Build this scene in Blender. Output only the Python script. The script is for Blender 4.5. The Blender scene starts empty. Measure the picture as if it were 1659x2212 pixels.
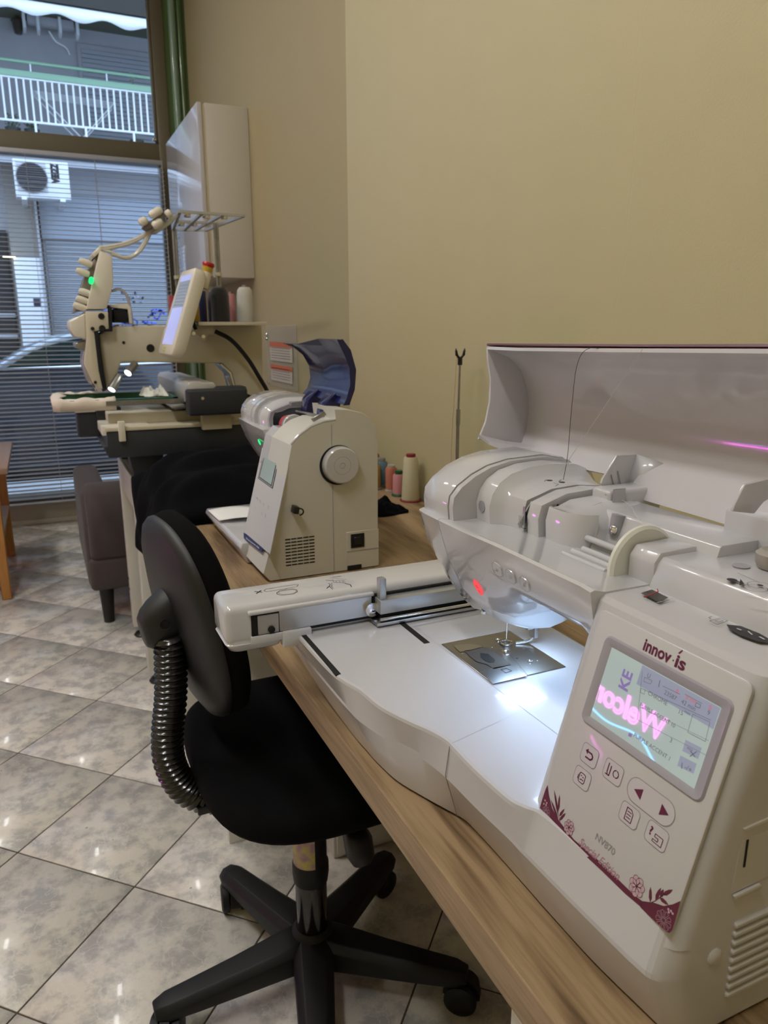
import bpy, bmesh, math, random
from mathutils import Vector, Matrix
random.seed(7)
C = bpy.context.scene
COL = C.collection
# ------------------------------------------------------------------ camera
F, YAW, PIT, ROL, CAMH = 1603.0, math.radians(24.6), math.radians(14.0), math.radians(-0.1), 1.2
f_ = Vector((math.sin(YAW)*math.cos(PIT), math.cos(YAW)*math.cos(PIT), -math.sin(PIT)))
r0 = Vector((math.cos(YAW), -math.sin(YAW), 0)); u0 = r0.cross(f_)
r_ = r0*math.cos(ROL) + u0*math.sin(ROL); u_ = -r0*math.sin(ROL) + u0*math.cos(ROL)
CAM = Vector((0, 0, CAMH))
cd = bpy.data.cameras.new('camera'); cam = bpy.data.objects.new('camera', cd); COL.objects.link(cam)
cam.matrix_world = Matrix(((r_.x, u_.x, -f_.x, 0), (r_.y, u_.y, -f_.y, 0), (r_.z, u_.z, -f_.z, CAMH), (0, 0, 0, 1)))
cd.sensor_fit = 'VERTICAL'; cd.sensor_height = 36.0; cd.sensor_width = 27.0
cd.lens = F/2212*36.0; cd.clip_start = 0.02; cd.clip_end = 200
cd.dof.use_dof = True; cd.dof.focus_distance = 0.72; cd.dof.aperture_fstop = 15.0
C.camera = cam
# ------------------------------------------------------------------ world, exposure
w = bpy.data.worlds.new('sky'); C.world = w; w.use_nodes = True
bg = w.node_tree.nodes['Background']
bg.inputs[0].default_value = (0.55, 0.70, 1.0, 1); bg.inputs[1].default_value = 2.5
C.view_settings.view_transform = 'Standard'; C.view_settings.look = 'None'
C.view_settings.gamma = 1; C.view_settings.use_curve_mapping = False
C.view_settings.exposure = 0.15
C.cycles.use_denoising = True
C.cycles.max_bounces = 8; C.cycles.diffuse_bounces = 4; C.cycles.glossy_bounces = 4; C.cycles.transparent_max_bounces = 16
C.cycles.sample_clamp_indirect = 4.0; C.cycles.caustics_reflective = False; C.cycles.caustics_refractive = False
LAMP_POWER = 42.0      # emission strength of the ceiling strips
LAMP_COLOR = (1.0, 0.975, 0.95, 1)

def ray(px, py):
    return f_ + r_*((px-829.5)/F) - u_*((py-1106)/F)
def atZ(px, py, z): d = ray(px, py); return CAM + d*((z-CAMH)/d.z)
def atX(px, py, x): d = ray(px, py); return CAM + d*(x/d.x)
def atY(px, py, y): d = ray(px, py); return CAM + d*(y/d.y)
V = Vector

# ------------------------------------------------------------------ materials
MATS = {}
def mat(name, col, rough=0.5, metal=0.0, coat=0.0, bump=0.0, bscale=200.0, var=None, vscale=20.0, emit=None, estr=0.0, alpha=1.0, spec=0.5, sheen=0.0, vstretch=None, trans=0.0):
    m = bpy.data.materials.new(name); m.use_nodes = True; MATS[name] = m
    nt = m.node_tree; p = nt.nodes['Principled BSDF']
    p.inputs['Base Color'].default_value = (*col, 1); p.inputs['Roughness'].default_value = rough
    p.inputs['Metallic'].default_value = metal; p.inputs['Coat Weight'].default_value = coat
    p.inputs['Coat Roughness'].default_value = 0.05; p.inputs['Specular IOR Level'].default_value = spec
    p.inputs['Sheen Weight'].default_value = sheen; p.inputs['Transmission Weight'].default_value = trans
    if emit: p.inputs['Emission Color'].default_value = (*emit, 1); p.inputs['Emission Strength'].default_value = estr
    p.inputs['Alpha'].default_value = alpha
    if bump or var:
        tc = nt.nodes.new('ShaderNodeTexCoord'); src = tc.outputs['Object']
        if vstretch:
            mp = nt.nodes.new('ShaderNodeMapping'); mp.inputs['Scale'].default_value = vstretch
            nt.links.new(src, mp.inputs['Vector']); src = mp.outputs['Vector']
    if bump:
        n = nt.nodes.new('ShaderNodeTexNoise'); n.inputs['Scale'].default_value = bscale; n.inputs['Detail'].default_value = 4
        nt.links.new(src, n.inputs['Vector'])
        b = nt.nodes.new('ShaderNodeBump'); b.inputs['Strength'].default_value = bump; b.inputs['Distance'].default_value = 0.002
        nt.links.new(n.outputs['Fac'], b.inputs['Height']); nt.links.new(b.outputs['Normal'], p.inputs['Normal'])
    if var:
        n = nt.nodes.new('ShaderNodeTexNoise'); n.inputs['Scale'].default_value = vscale; n.inputs['Detail'].default_value = 5
        nt.links.new(src, n.inputs['Vector'])
        r = nt.nodes.new('ShaderNodeValToRGB'); r.color_ramp.elements[0].position = .35; r.color_ramp.elements[1].position = .65
        r.color_ramp.elements[0].color = (*col, 1); r.color_ramp.elements[1].color = (*var, 1)
        nt.links.new(n.outputs['Fac'], r.inputs['Fac']); nt.links.new(r.outputs['Color'], p.inputs['Base Color'])
    return m

white = mat('white_plastic', (0.545, 0.54, 0.56), 0.22, coat=0.4, var=(0.53, 0.525, 0.545), vscale=6)
white_m = mat('matte_white_plastic', (0.56, 0.555, 0.56), 0.42, bump=0.05, bscale=900)
white_g = mat('gloss_white_plastic', (0.58, 0.58, 0.60), 0.10, coat=0.5)
side_p = mat('side_bounce_plastic', (0.60, 0.59, 0.53), 0.38, bump=0.05, bscale=900)  # matt white plastic, colour warmed for light bounced off the wall
cover_p = mat('lid_plastic', (0.60, 0.585, 0.62), 0.14, coat=0.5, var=(0.575, 0.56, 0.595), vscale=9)
maroon = mat('maroon_print', (0.10, 0.008, 0.03), 0.35, coat=.2)
maroon_l = mat('soft_maroon_print', (0.36, 0.20, 0.25), 0.4)
blush = mat('blush_print', (0.50, 0.36, 0.40), 0.4)
black_p = mat('black_plastic', (0.008, 0.008, 0.009), 0.38, bump=0.05, bscale=700)
slotm = mat('slot_black', (0.004, 0.004, 0.004), 0.8, bump=.05)
ink = mat('black_ink', (0.02, 0.02, 0.025), 0.5)
grey_ink = mat('grey_ink', (0.25, 0.24, 0.25), 0.5)
panel_m = mat('panel_film', (0.52, 0.51, 0.52), 0.30, coat=0.25, bump=0.02, bscale=1200)
bezel_m = mat('grey_bezel', (0.34, 0.33, 0.37), 0.32, coat=0.2)
steel = mat('brushed_steel', (0.50, 0.50, 0.50), 0.28, 1.0, bump=0.06, bscale=60, vstretch=(1, 30, 30))
steel_d = mat('needle_plate_steel', (0.40, 0.39, 0.37), 0.33, 1.0, bump=0.03, bscale=80, vstretch=(30, 1, 30))
chrome = mat('chrome', (0.80, 0.80, 0.80), 0.08, 1.0)
dull_metal = mat('dull_metal', (0.42, 0.41, 0.38), 0.38, 1.0, var=(.35, .34, .32), vscale=60)
alum = mat('grey_aluminium', (0.50, 0.52, 0.54), 0.36, 0.75, bump=.02)
clear_d = mat('smoked_window', (0.055, 0.05, 0.045), 0.30, spec=.3)
cream = mat('cream_metal', (0.60, 0.55, 0.43), 0.42, bump=0.05, bscale=500)
cream_l = mat('cream_plastic', (0.72, 0.68, 0.58), 0.35, bump=0.03, bscale=500)
char = mat('charcoal_metal', (0.022, 0.026, 0.033), 0.5, bump=0.06, bscale=400)
char_g = mat('grey_cover', (0.24, 0.25, 0.27), 0.45, .3)
stand_w = mat('white_powder_coat', (0.66, 0.65, 0.58), 0.32, bump=.03)
chair_sh = mat('chair_shell', (0.012, 0.0125, 0.014), 0.48, bump=0.10, bscale=800)
chair_f = mat('black_fabric', (0.0035, 0.0035, 0.004), 0.95, bump=0.5, bscale=1200, spec=.12)
base_b = mat('chair_base_plastic', (0.0055, 0.0057, 0.006), 0.5, bump=0.10, bscale=500, spec=.35)
bellow_m = mat('ribbed_rubber', (0.008, 0.008, 0.008), 0.22, coat=.3)
cloth_b = mat('black_cloth', (0.002, 0.0022, 0.0035), 0.95, bump=0.4, bscale=900, spec=.10)
sofa_m = mat('taupe_upholstery', (0.065, 0.050, 0.048), 0.75, bump=0.25, bscale=500, var=(0.055, 0.042, 0.041), vscale=7, sheen=.08)
sofa_leg = mat('dark_leg', (0.008, 0.007, 0.007), 0.5, bump=.03)
pine = mat('pine_wood', (0.50, 0.24, 0.06), 0.45, var=(0.42, 0.19, 0.045), vscale=14, vstretch=(6, 6, .7), bump=.05)
tabtop = mat('stool_top_wood', (0.40, 0.26, 0.19), 0.4, var=(0.36, 0.23, 0.17), vscale=14, vstretch=(6, .7, 6), bump=.05)
cab_d = mat('cabinet_gloss_door', (0.55, 0.55, 0.59), 0.16, coat=.4)
cab_s = mat('cabinet_side', (0.62, 0.59, 0.52), 0.35, bump=.02)
cab_e = mat('cabinet_edge', (0.70, 0.62, 0.45), 0.4)
frame_b = mat('bronze_window_frame', (0.16, 0.145, 0.10), 0.38, .2, bump=.04)
slat_m = mat('slat_grey_aluminium', (0.44, 0.46, 0.52), 0.42, 0.25)
cord_m = mat('blind_cord', (0.45, 0.45, 0.47), 0.7)
green_p = mat('green_gloss_paint', (0.075, 0.14, 0.045), 0.25, coat=.4, bump=.1, bscale=30)
green_l = mat('green_highlight', (0.22, 0.34, 0.25), 0.3, coat=.3)  # paler green painted in as the highlight on the glossy post
ext_w = mat('facade_render', (0.48, 0.48, 0.50), 0.9, bump=.3, bscale=20, var=(.45, .45, .47), vscale=3)
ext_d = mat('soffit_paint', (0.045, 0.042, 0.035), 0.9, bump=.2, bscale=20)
ext_g = mat('balcony_green_paint', (0.30, 0.50, 0.33), 0.45)
ext_rail = mat('white_painted_iron', (0.90, 0.92, 0.92), 0.4)
awn_m = mat('awning_canvas', (0.86, 0.88, 0.90), 0.8, bump=.2, bscale=80)
shut_m = mat('roller_shutter', (0.38, 0.40, 0.43), 0.55)
marble_m = mat('white_marble', (0.88, 0.90, 0.90), 0.35, var=(.84, .86, .87), vscale=12)
asphalt = mat('asphalt', (0.045, 0.047, 0.052), 0.9, bump=.4, bscale=60)
pave_m = mat('pavement', (0.20, 0.20, 0.20), 0.85, bump=.3, bscale=30)
car_p = mat('car_paint', (0.045, 0.055, 0.075), 0.22, .5, coat=.8)
car_r = mat('car_roof_paint', (0.50, 0.56, 0.62), 0.25, .4, coat=.6)
car_g = mat('car_glass', (0.012, 0.035, 0.035), 0.05, coat=.6)
rubber = mat('tyre_rubber', (0.012, 0.012, 0.012), 0.8)
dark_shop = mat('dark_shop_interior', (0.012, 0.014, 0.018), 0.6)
graff = mat('blue_spray_paint', (0.10, 0.20, 0.95), 0.6)
graff2 = mat('pale_spray_paint', (0.55, 0.60, 0.75), 0.6)
leaf = mat('leaf_green', (0.06, 0.11, 0.04), 0.6)
leaf_l = mat('pale_leaf', (0.35, 0.45, 0.25), 0.6)
navy = mat('navy_translucent_plastic', (0.008, 0.010, 0.075), 0.18, coat=.25)
navy_d = mat('navy_print', (0.02, 0.025, 0.12), 0.4)
redm = mat('red_plastic', (0.45, 0.015, 0.015), 0.3)
paper = mat('white_paper', (0.85, 0.85, 0.84), 0.7)
orange_p = mat('orange_print', (0.60, 0.17, 0.08), 0.6)
acr = mat('acrylic', (0.70, 0.68, 0.58), 0.15, alpha=0.22)
clear_g = mat('clear_tube', (0.72, 0.70, 0.62), 0.2, alpha=0.8)
green_h = mat('green_hoop', (0.015, 0.11, 0.05), 0.4)
hoop_cloth = mat('cream_cloth', (0.72, 0.64, 0.56), 0.9, bump=.4, bscale=300)
def glow(name, col, s):
    m = bpy.data.materials.new(name); m.use_nodes = True; nt = m.node_tree; nt.nodes.clear()
    e = nt.nodes.new('ShaderNodeEmission'); e.inputs[0].default_value = (*col, 1); e.inputs[1].default_value = s
    o = nt.nodes.new('ShaderNodeOutputMaterial'); nt.links.new(e.outputs[0], o.inputs[0]); return m
lamp_m = glow('lamp_diffuser', LAMP_COLOR[:3], LAMP_POWER)
pink_neon = glow('pink_neon', (1.0, 0.12, 0.85), 34.0)
blue_neon = glow('blue_neon', (0.10, 0.45, 1.0), 26.0)
red_led = glow('red_button_light', (1.0, 0.10, 0.12), 0.85)
green_led = glow('green_led', (0.02, 1.0, 0.25), 1.2)
led_white = glow('white_led', (0.80, 0.90, 1.0), 60.0)
spot_m = glow('work_lamp_lens', (0.85, 0.95, 1.0), 6.0)
warm_pt = glow('warm_bulb', (1.0, 0.85, 0.6), 3.0)
lcd_m = mat('screen_backlight', (0.10, 0.11, 0.11), 0.02, emit=(0.50, 0.60, 0.56), estr=0.55)
lcd_h = mat('screen_header', (0.08, 0.08, 0.10), 0.02, emit=(0.40, 0.43, 0.56), estr=0.5)
lcd_ink = mat('screen_ink', (0.04, 0.045, 0.05), 0.3, emit=(0.12, 0.14, 0.15), estr=0.5)
lcd_red = mat('screen_red', (0.3, 0.02, 0.03), 0.3, emit=(0.7, 0.12, 0.15), estr=0.5)
lcd_vio = mat('screen_violet', (0.1, 0.08, 0.2), 0.3, emit=(0.22, 0.18, 0.42), estr=0.5)
lcd2_m = mat('small_screen', (0.16, 0.19, 0.17), 0.10, coat=.3, emit=(0.30, 0.36, 0.31), estr=0.45)
lcd3_m = mat('blue_screen', (0.2, 0.22, 0.35), 0.12, coat=.3, emit=(0.42, 0.46, 0.85), estr=0.75)
lcd3_d = mat('grey_screen', (0.14, 0.16, 0.19), 0.12, coat=.3, emit=(0.22, 0.25, 0.30), estr=0.7)
def thread_mat(n, c):
    m = mat(n, c, 0.5, sheen=.3, bump=.8, bscale=120, vstretch=(1, 1, 14)); return m
t_cream = thread_mat('cream_thread', (0.62, 0.56, 0.36)); t_pink = thread_mat('pink_thread', (0.62, 0.25, 0.26))
t_gold = thread_mat('gold_thread', (0.42, 0.26, 0.03)); t_blue = thread_mat('blue_thread', (0.13, 0.24, 0.34))
t_black = thread_mat('black_thread', (0.006, 0.006, 0.007)); t_navy = thread_mat('navy_thread', (0.01, 0.02, 0.16))
t_yel = thread_mat('yellow_thread', (0.60, 0.38, 0.02)); t_silver = thread_mat('silver_thread', (0.62, 0.60, 0.54))
t_red = thread_mat('red_thread', (0.35, 0.03, 0.04)); t_orange = thread_mat('coral_thread', (0.50, 0.14, 0.08))
t_plum = thread_mat('plum_thread', (0.06, 0.035, 0.06))
cap_green = mat('green_spool_cap', (0.012, 0.09, 0.03), 0.35); cap_grey = mat('grey_spool_cap', (0.22, 0.22, 0.20), 0.4)
cap_clear = mat('clear_spool_cap', (0.6, 0.6, 0.56), 0.1, alpha=.5); cap_dred = mat('dark_red_cap', (0.20, 0.012, 0.02), 0.4)

def glass_mat():
    m = bpy.data.materials.new('window_glass'); m.use_nodes = True; nt = m.node_tree; nt.nodes.clear()
    t = nt.nodes.new('ShaderNodeBsdfTransparent'); t.inputs[0].default_value = (0.93, 0.96, 0.96, 1)
    g = nt.nodes.new('ShaderNodeBsdfGlossy'); g.inputs['Roughness'].default_value = 0.02
    fr = nt.nodes.new('ShaderNodeFresnel'); fr.inputs[0].default_value = 1.45
    mx = nt.nodes.new('ShaderNodeMixShader'); o = nt.nodes.new('ShaderNodeOutputMaterial')
    nt.links.new(fr.outputs[0], mx.inputs[0]); nt.links.new(t.outputs[0], mx.inputs[1]); nt.links.new(g.outputs[0], mx.inputs[2]); nt.links.new(mx.outputs[0], o.inputs[0])
    return m
glass = glass_mat()

def wood_mat():
    m = bpy.data.materials.new('oak_laminate'); m.use_nodes = True; nt = m.node_tree; p = nt.nodes['Principled BSDF']
    N = nt.nodes.new; L = nt.links.new
    tc = N('ShaderNodeTexCoord')
    mp = N('ShaderNodeMapping'); mp.inputs['Scale'].default_value = (9, 1.1, 9); L(tc.outputs['Object'], mp.inputs[0])
    n1 = N('ShaderNodeTexNoise'); n1.inputs['Scale'].default_value = 1.6; n1.inputs['Detail'].default_value = 2; n1.inputs['Distortion'].default_value = .6; L(mp.outputs[0], n1.inputs['Vector'])
    mul = N('ShaderNodeMath'); mul.operation = 'MULTIPLY'; mul.inputs[1].default_value = 16; L(n1.outputs['Fac'], mul.inputs[0])
    sn = N('ShaderNodeMath'); sn.operation = 'SINE'; L(mul.outputs[0], sn.inputs[0])
    mr = N('ShaderNodeMapRange'); mr.inputs[1].default_value = -1; mr.inputs[2].default_value = 1; L(sn.outputs[0], mr.inputs[0])
    mp2 = N('ShaderNodeMapping'); mp2.inputs['Scale'].default_value = (260, 14, 260); L(tc.outputs['Object'], mp2.inputs[0])
    n2 = N('ShaderNodeTexNoise'); n2.inputs['Scale'].default_value = 1; n2.inputs['Detail'].default_value = 5; L(mp2.outputs[0], n2.inputs['Vector'])
    mp3 = N('ShaderNodeMapping'); mp3.inputs['Scale'].default_value = (30, 1.5, 30); L(tc.outputs['Object'], mp3.inputs[0])
    n3 = N('ShaderNodeTexNoise'); n3.inputs['Scale'].default_value = 1; n3.inputs['Detail'].default_value = 3; L(mp3.outputs[0], n3.inputs['Vector'])
    a = N('ShaderNodeMath'); a.operation = 'MULTIPLY_ADD'; a.inputs[1].default_value = .30; L(mr.outputs[0], a.inputs[0])
    b = N('ShaderNodeMath'); b.operation = 'MULTIPLY_ADD'; b.inputs[1].default_value = .55; L(n2.outputs['Fac'], b.inputs[0]); L(a.outputs[0], b.inputs[2])
    c = N('ShaderNodeMath'); c.operation = 'MULTIPLY'; c.inputs[1].default_value = .45; L(n3.outputs['Fac'], c.inputs[0]); L(c.outputs[0], a.inputs[2])
    r = N('ShaderNodeValToRGB'); L(b.outputs[0], r.inputs[0])
    r.color_ramp.elements[0].position = .38; r.color_ramp.elements[0].color = (0.070, 0.042, 0.020, 1)
    r.color_ramp.elements[1].position = .82; r.color_ramp.elements[1].color = (0.34, 0.235, 0.130, 1)
    e = r.color_ramp.elements.new(.58); e.color = (0.195, 0.125, 0.064, 1)
    L(r.outputs[0], p.inputs['Base Color']); p.inputs['Roughness'].default_value = .42
    bp = N('ShaderNodeBump'); bp.inputs['Strength'].default_value = .12; bp.inputs['Distance'].default_value = .002; L(n2.outputs['Fac'], bp.inputs['Height']); L(bp.outputs[0], p.inputs['Normal'])
    return m
wood = wood_mat()

def tile_mat():
    m = bpy.data.materials.new('glazed_tile'); m.use_nodes = True; nt = m.node_tree; p = nt.nodes['Principled BSDF']
    N = nt.nodes.new; L = nt.links.new
    g = N('ShaderNodeNewGeometry')
    oi = N('ShaderNodeObjectInfo'); ov = N('ShaderNodeVectorMath'); ov.operation = 'SCALE'; ov.inputs['Scale'].default_value = 30; L(oi.outputs['Random'], ov.inputs[0])
    ad = N('ShaderNodeVectorMath'); ad.operation = 'ADD'; L(g.outputs['Position'], ad.inputs[0]); L(ov.outputs[0], ad.inputs[1])
    n = N('ShaderNodeTexNoise'); n.inputs['Scale'].default_value = 19; n.inputs['Detail'].default_value = 5; n.inputs['Roughness'].default_value = .62; L(ad.outputs[0], n.inputs['Vector'])
    r = N('ShaderNodeValToRGB'); L(n.outputs['Fac'], r.inputs[0])
    r.color_ramp.elements[0].position = .40; r.color_ramp.elements[0].color = (0.46, 0.45, 0.43, 1)
    r.color_ramp.elements[1].position = .58; r.color_ramp.elements[1].color = (0.74, 0.70, 0.63, 1)
    e = r.color_ramp.elements.new(.49); e.color = (0.61, 0.585, 0.54, 1)
    nd = N('ShaderNodeTexNoise'); nd.inputs['Scale'].default_value = 14; nd.inputs['Detail'].default_value = 4; L(ad.outputs[0], nd.inputs['Vector'])
    sc = N('ShaderNodeVectorMath'); sc.operation = 'SCALE'; sc.inputs['Scale'].default_value = .12; L(nd.outputs['Color'], sc.inputs[0])
    a2 = N('ShaderNodeVectorMath'); a2.operation = 'ADD'; L(ad.outputs[0], a2.inputs[0]); L(sc.outputs[0], a2.inputs[1])
    v = N('ShaderNodeTexVoronoi'); v.feature = 'DISTANCE_TO_EDGE'; v.inputs['Scale'].default_value = 22; L(a2.outputs[0], v.inputs['Vector'])
    vr = N('ShaderNodeMapRange'); vr.inputs[1].default_value = 0; vr.inputs[2].default_value = .035; vr.inputs[3].default_value = .55; vr.inputs[4].default_value = 0; L(v.outputs['Distance'], vr.inputs[0])
    mx = N('ShaderNodeMix'); mx.data_type = 'RGBA'; L(vr.outputs[0], mx.inputs['Factor']); L(r.outputs[0], mx.inputs['A']); mx.inputs['B'].default_value = (0.80, 0.77, 0.71, 1)
    sp = N('ShaderNodeTexNoise'); sp.inputs['Scale'].default_value = 55; sp.inputs['Detail'].default_value = 2; L(ad.outputs[0], sp.inputs['Vector'])
    sr = N('ShaderNodeMapRange'); sr.inputs[1].default_value = .76; sr.inputs[2].default_value = .80; L(sp.outputs['Fac'], sr.inputs[0])
    m2 = N('ShaderNodeMix'); m2.data_type = 'RGBA'; L(sr.outputs[0], m2.inputs['Factor']); L(mx.outputs['Result'], m2.inputs['A']); m2.inputs['B'].default_value = (0.09, 0.075, 0.045, 1)
    L(m2.outputs['Result'], p.inputs['Base Color']); p.inputs['Roughness'].default_value = .30; p.inputs['Coat Weight'].default_value = .15
    bp = N('ShaderNodeBump'); bp.inputs['Strength'].default_value = .08; bp.inputs['Distance'].default_value = .002; L(n.outputs['Fac'], bp.inputs['Height']); L(bp.outputs[0], p.inputs['Normal'])
    return m
tile_m = tile_mat(); grout_m = mat('grout', (0.085, 0.07, 0.05), 0.9, bump=.3, bscale=300)

def wall_mat():
    m = bpy.data.materials.new('cream_wall_paint'); m.use_nodes = True; nt = m.node_tree; p = nt.nodes['Principled BSDF']
    N = nt.nodes.new; L = nt.links.new; tc = N('ShaderNodeTexCoord')
    n = N('ShaderNodeTexNoise'); n.inputs['Scale'].default_value = 260; n.inputs['Detail'].default_value = 4; L(tc.outputs['Object'], n.inputs['Vector'])
    n2 = N('ShaderNodeTexNoise'); n2.inputs['Scale'].default_value = 9; n2.inputs['Detail'].default_value = 3; L(tc.outputs['Object'], n2.inputs['Vector'])
    # two long hairline cracks running up the plaster
    n3 = N('ShaderNodeTexNoise'); n3.inputs['Scale'].default_value = 7; n3.inputs['Detail'].default_value = 6; L(tc.outputs['Object'], n3.inputs['Vector'])
    sx = N('ShaderNodeSeparateXYZ'); L(tc.outputs['Object'], sx.inputs[0])
    dd = N('ShaderNodeMath'); dd.operation = 'MULTIPLY_ADD'; dd.inputs[1].default_value = .10; L(n3.outputs['Fac'], dd.inputs[0]); L(sx.outputs['Y'], dd.inputs[2])
    d2 = N('ShaderNodeMath'); d2.operation = 'SUBTRACT'; d2.inputs[1].default_value = 1.06; L(dd.outputs[0], d2.inputs[0])
    d3 = N('ShaderNodeMath'); d3.operation = 'ABSOLUTE'; L(d2.outputs[0], d3.inputs[0])
    cr = N('ShaderNodeMapRange'); cr.inputs[1].default_value = 0; cr.inputs[2].default_value = .0022; cr.inputs[3].default_value = 1; cr.inputs[4].default_value = 0; L(d3.outputs[0], cr.inputs[0])
    sm = N('ShaderNodeMath'); sm.operation = 'MULTIPLY_ADD'; sm.inputs[1].default_value = -.8; L(cr.outputs[0], sm.inputs[0]); L(n.outputs['Fac'], sm.inputs[2])
    b = N('ShaderNodeBump'); b.inputs['Strength'].default_value = .22; b.inputs['Distance'].default_value = .0012; L(sm.outputs[0], b.inputs['Height']); L(b.outputs[0], p.inputs['Normal'])
    r = N('ShaderNodeValToRGB'); L(n2.outputs['Fac'], r.inputs[0]); r.color_ramp.elements[0].color = (0.55, 0.49, 0.285, 1); r.color_ramp.elements[1].color = (0.58, 0.52, 0.305, 1)
    L(r.outputs[0], p.inputs['Base Color']); p.inputs['Roughness'].default_value = .55
    return m
wall_m = wall_mat()
wall_far_m = mat('far_wall_tone', (0.43, 0.365, 0.21), 0.6, bump=0.12, bscale=200)  # darker and browner than the near wall
ceil_m = mat('ceiling_paint', (0.68, 0.64, 0.52), 0.8, bump=.1)
low_m = mat('sill_wall_paint', (0.42, 0.40, 0.31), 0.6, bump=.15, bscale=100)

# ------------------------------------------------------------------ mesh helpers
def box(bm, x0, x1, y0, y1, z0, z1):
    vs = [bm.verts.new((x, y, z)) for x in (x0, x1) for y in (y0, y1) for z in (z0, z1)]
    for q in ((0, 1, 3, 2), (4, 6, 7, 5), (0, 4, 5, 1), (2, 3, 7, 6), (0, 2, 6, 4), (1, 5, 7, 3)):
        bm.faces.new([vs[i] for i in q])
def obox(bm, c, ax, ay, az):
    c = V(c); ax = V(ax); ay = V(ay); az = V(az)
    vs = [bm.verts.new(c + ax*i + ay*j + az*k) for i in (-1, 1) for j in (-1, 1) for k in (-1, 1)]
    for q in ((0, 1, 3, 2), (4, 6, 7, 5), (0, 4, 5, 1), (2, 3, 7, 6), (0, 2, 6, 4), (1, 5, 7, 3)):
        bm.faces.new([vs[i] for i in q])
def loft(bm, rings, cap=True, closed=True):
    R = [[bm.verts.new(p) for p in r] for r in rings]; n = len(R[0])
    for a, b in zip(R, R[1:]):
        for i in range(n if closed else n-1):
            j = (i+1) % n
            try: bm.faces.new((a[i], a[j], b[j], b[i]))
            except ValueError: pass
    if cap:
        bm.faces.new(list(reversed(R[0]))); bm.faces.new(R[-1])
def prism(bm, pts, off):
    off = V(off); loft(bm, [[V(p) for p in pts], [V(p)+off for p in pts]])
def grid(bm, rows):
    loft(bm, rows, cap=False, closed=False)
def frames(pts):
    pts = [V(p) for p in pts]; T = []
    for i in range(len(pts)):
        a = pts[max(i-1, 0)]; b = pts[min(i+1, len(pts)-1)]; T.append((b-a).normalized())
    up = V((0, 0, 1)) if abs(T[0].z) < .9 else V((1, 0, 0))
    n = T[0].cross(up).normalized(); out = []
    for p, t in zip(pts, T):
        n = (n - t*n.dot(t)).normalized(); out.append((p, n, t.cross(n)))
    return out
def tube(bm, pts, r, n=10, cap=True):
    fr = frames(pts); rings = []
    for k, (p, a, b) in enumerate(fr):
        rr = r[k] if isinstance(r, (list, tuple)) else r
        rings.append([p + a*rr*math.cos(t*2*math.pi/n) + b*rr*math.sin(t*2*math.pi/n) for t in range(n)])
    loft(bm, rings, cap=cap)
def lathe(bm, prof, c, axis=(0, 0, 1), n=28):
    c = V(c); az = V(axis).normalized(); ax = az.orthogonal().normalized(); ay = az.cross(ax)
    loft(bm, [[c + az*z + (ax*math.cos(t*2*math.pi/n) + ay*math.sin(t*2*math.pi/n))*max(r, 1e-4) for t in range(n)] for r, z in prof])
def bez(P, n=24):
    """Catmull-Rom through the points"""
    P = [V(p) for p in P]; P = [P[0]*2-P[1]] + P + [P[-1]*2-P[-2]]; out = []
    segs = len(P)-3
    for k in range(segs):
        a, b, c, d = P[k:k+4]; m = max(2, n//segs)
        for i in range(m + (k == segs-1)):
            t = i/m; out.append(.5*((2*b) + (c-a)*t + (2*a-5*b+4*c-d)*t*t + (-a+3*b-3*c+d)*t**3))
    return out
def bev(bm, w=.002, seg=2, ang=32):
    bmesh.ops.remove_doubles(bm, verts=bm.verts, dist=1e-6)
    bmesh.ops.recalc_face_normals(bm, faces=bm.faces)
    es = [e for e in bm.edges if len(e.link_faces) == 2 and e.calc_face_angle(0) > math.radians(ang)]
    bmesh.ops.bevel(bm, geom=es, offset=w, segments=seg, affect='EDGES', clamp_overlap=True, profile=.5)
def link(name, bm, m, parent=None, smooth=38, solid=0.0, sub=0):
    bmesh.ops.recalc_face_normals(bm, faces=bm.faces)
    me = bpy.data.meshes.new(name); bm.to_mesh(me); bm.free()
    if m: me.materials.append(m)
    for p in me.polygons: p.use_smooth = True
    if smooth is not None and len(me.polygons): me.set_sharp_from_angle(angle=math.radians(smooth))
    o = bpy.data.objects.new(name, me); COL.objects.link(o)
    if parent:
        o.parent = parent; o.matrix_parent_inverse = Matrix.Translation(-INVLOC[parent.name])
    if solid:
        s = o.modifiers.new('solid', 'SOLIDIFY'); s.thickness = solid; s.offset = 0
    if sub:
        s = o.modifiers.new('sub', 'SUBSURF'); s.levels = sub; s.render_levels = sub
    INVLOC[o.name] = V((0, 0, 0)) + (INVLOC[parent.name]*0 if parent else V((0, 0, 0)))
    return o
INVLOC = {}
def thing(name, label, cat, loc=(0, 0, 0), group=None):
    o = bpy.data.objects.new(name, None); COL.objects.link(o); o.location = loc; o.empty_display_size = .05
    o['label'] = label; o['category'] = cat
    if group: o['group'] = group
    INVLOC[o.name] = V(loc); return o
def part(name, bm, m, parent, label=None, **k):
    o = link(name, bm, m, parent, **k)
    if label: o['label'] = label
    return o
def single(name, bm, m, label, cat, loc=(0, 0, 0), group=None, **k):
    """a thing that is one mesh; its origin is moved to loc"""
    bmesh.ops.translate(bm, verts=bm.verts, vec=-V(loc))
    o = link(name, bm, m, None, **k); o.location = loc
    o['label'] = label; o['category'] = cat
    if group: o['group'] = group
    INVLOC[o.name] = V(loc); return o
def struct(name, bm, m, label=None, **k):
    o = link(name, bm, m, None, **k); o['kind'] = 'structure'
    if label: o['label'] = label
    return o
def NB(): return bmesh.new()
def BX(*a, b=0, seg=2):
    bm = NB(); box(bm, *a)
    if b: bev(bm, b, seg)
    return bm
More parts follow.
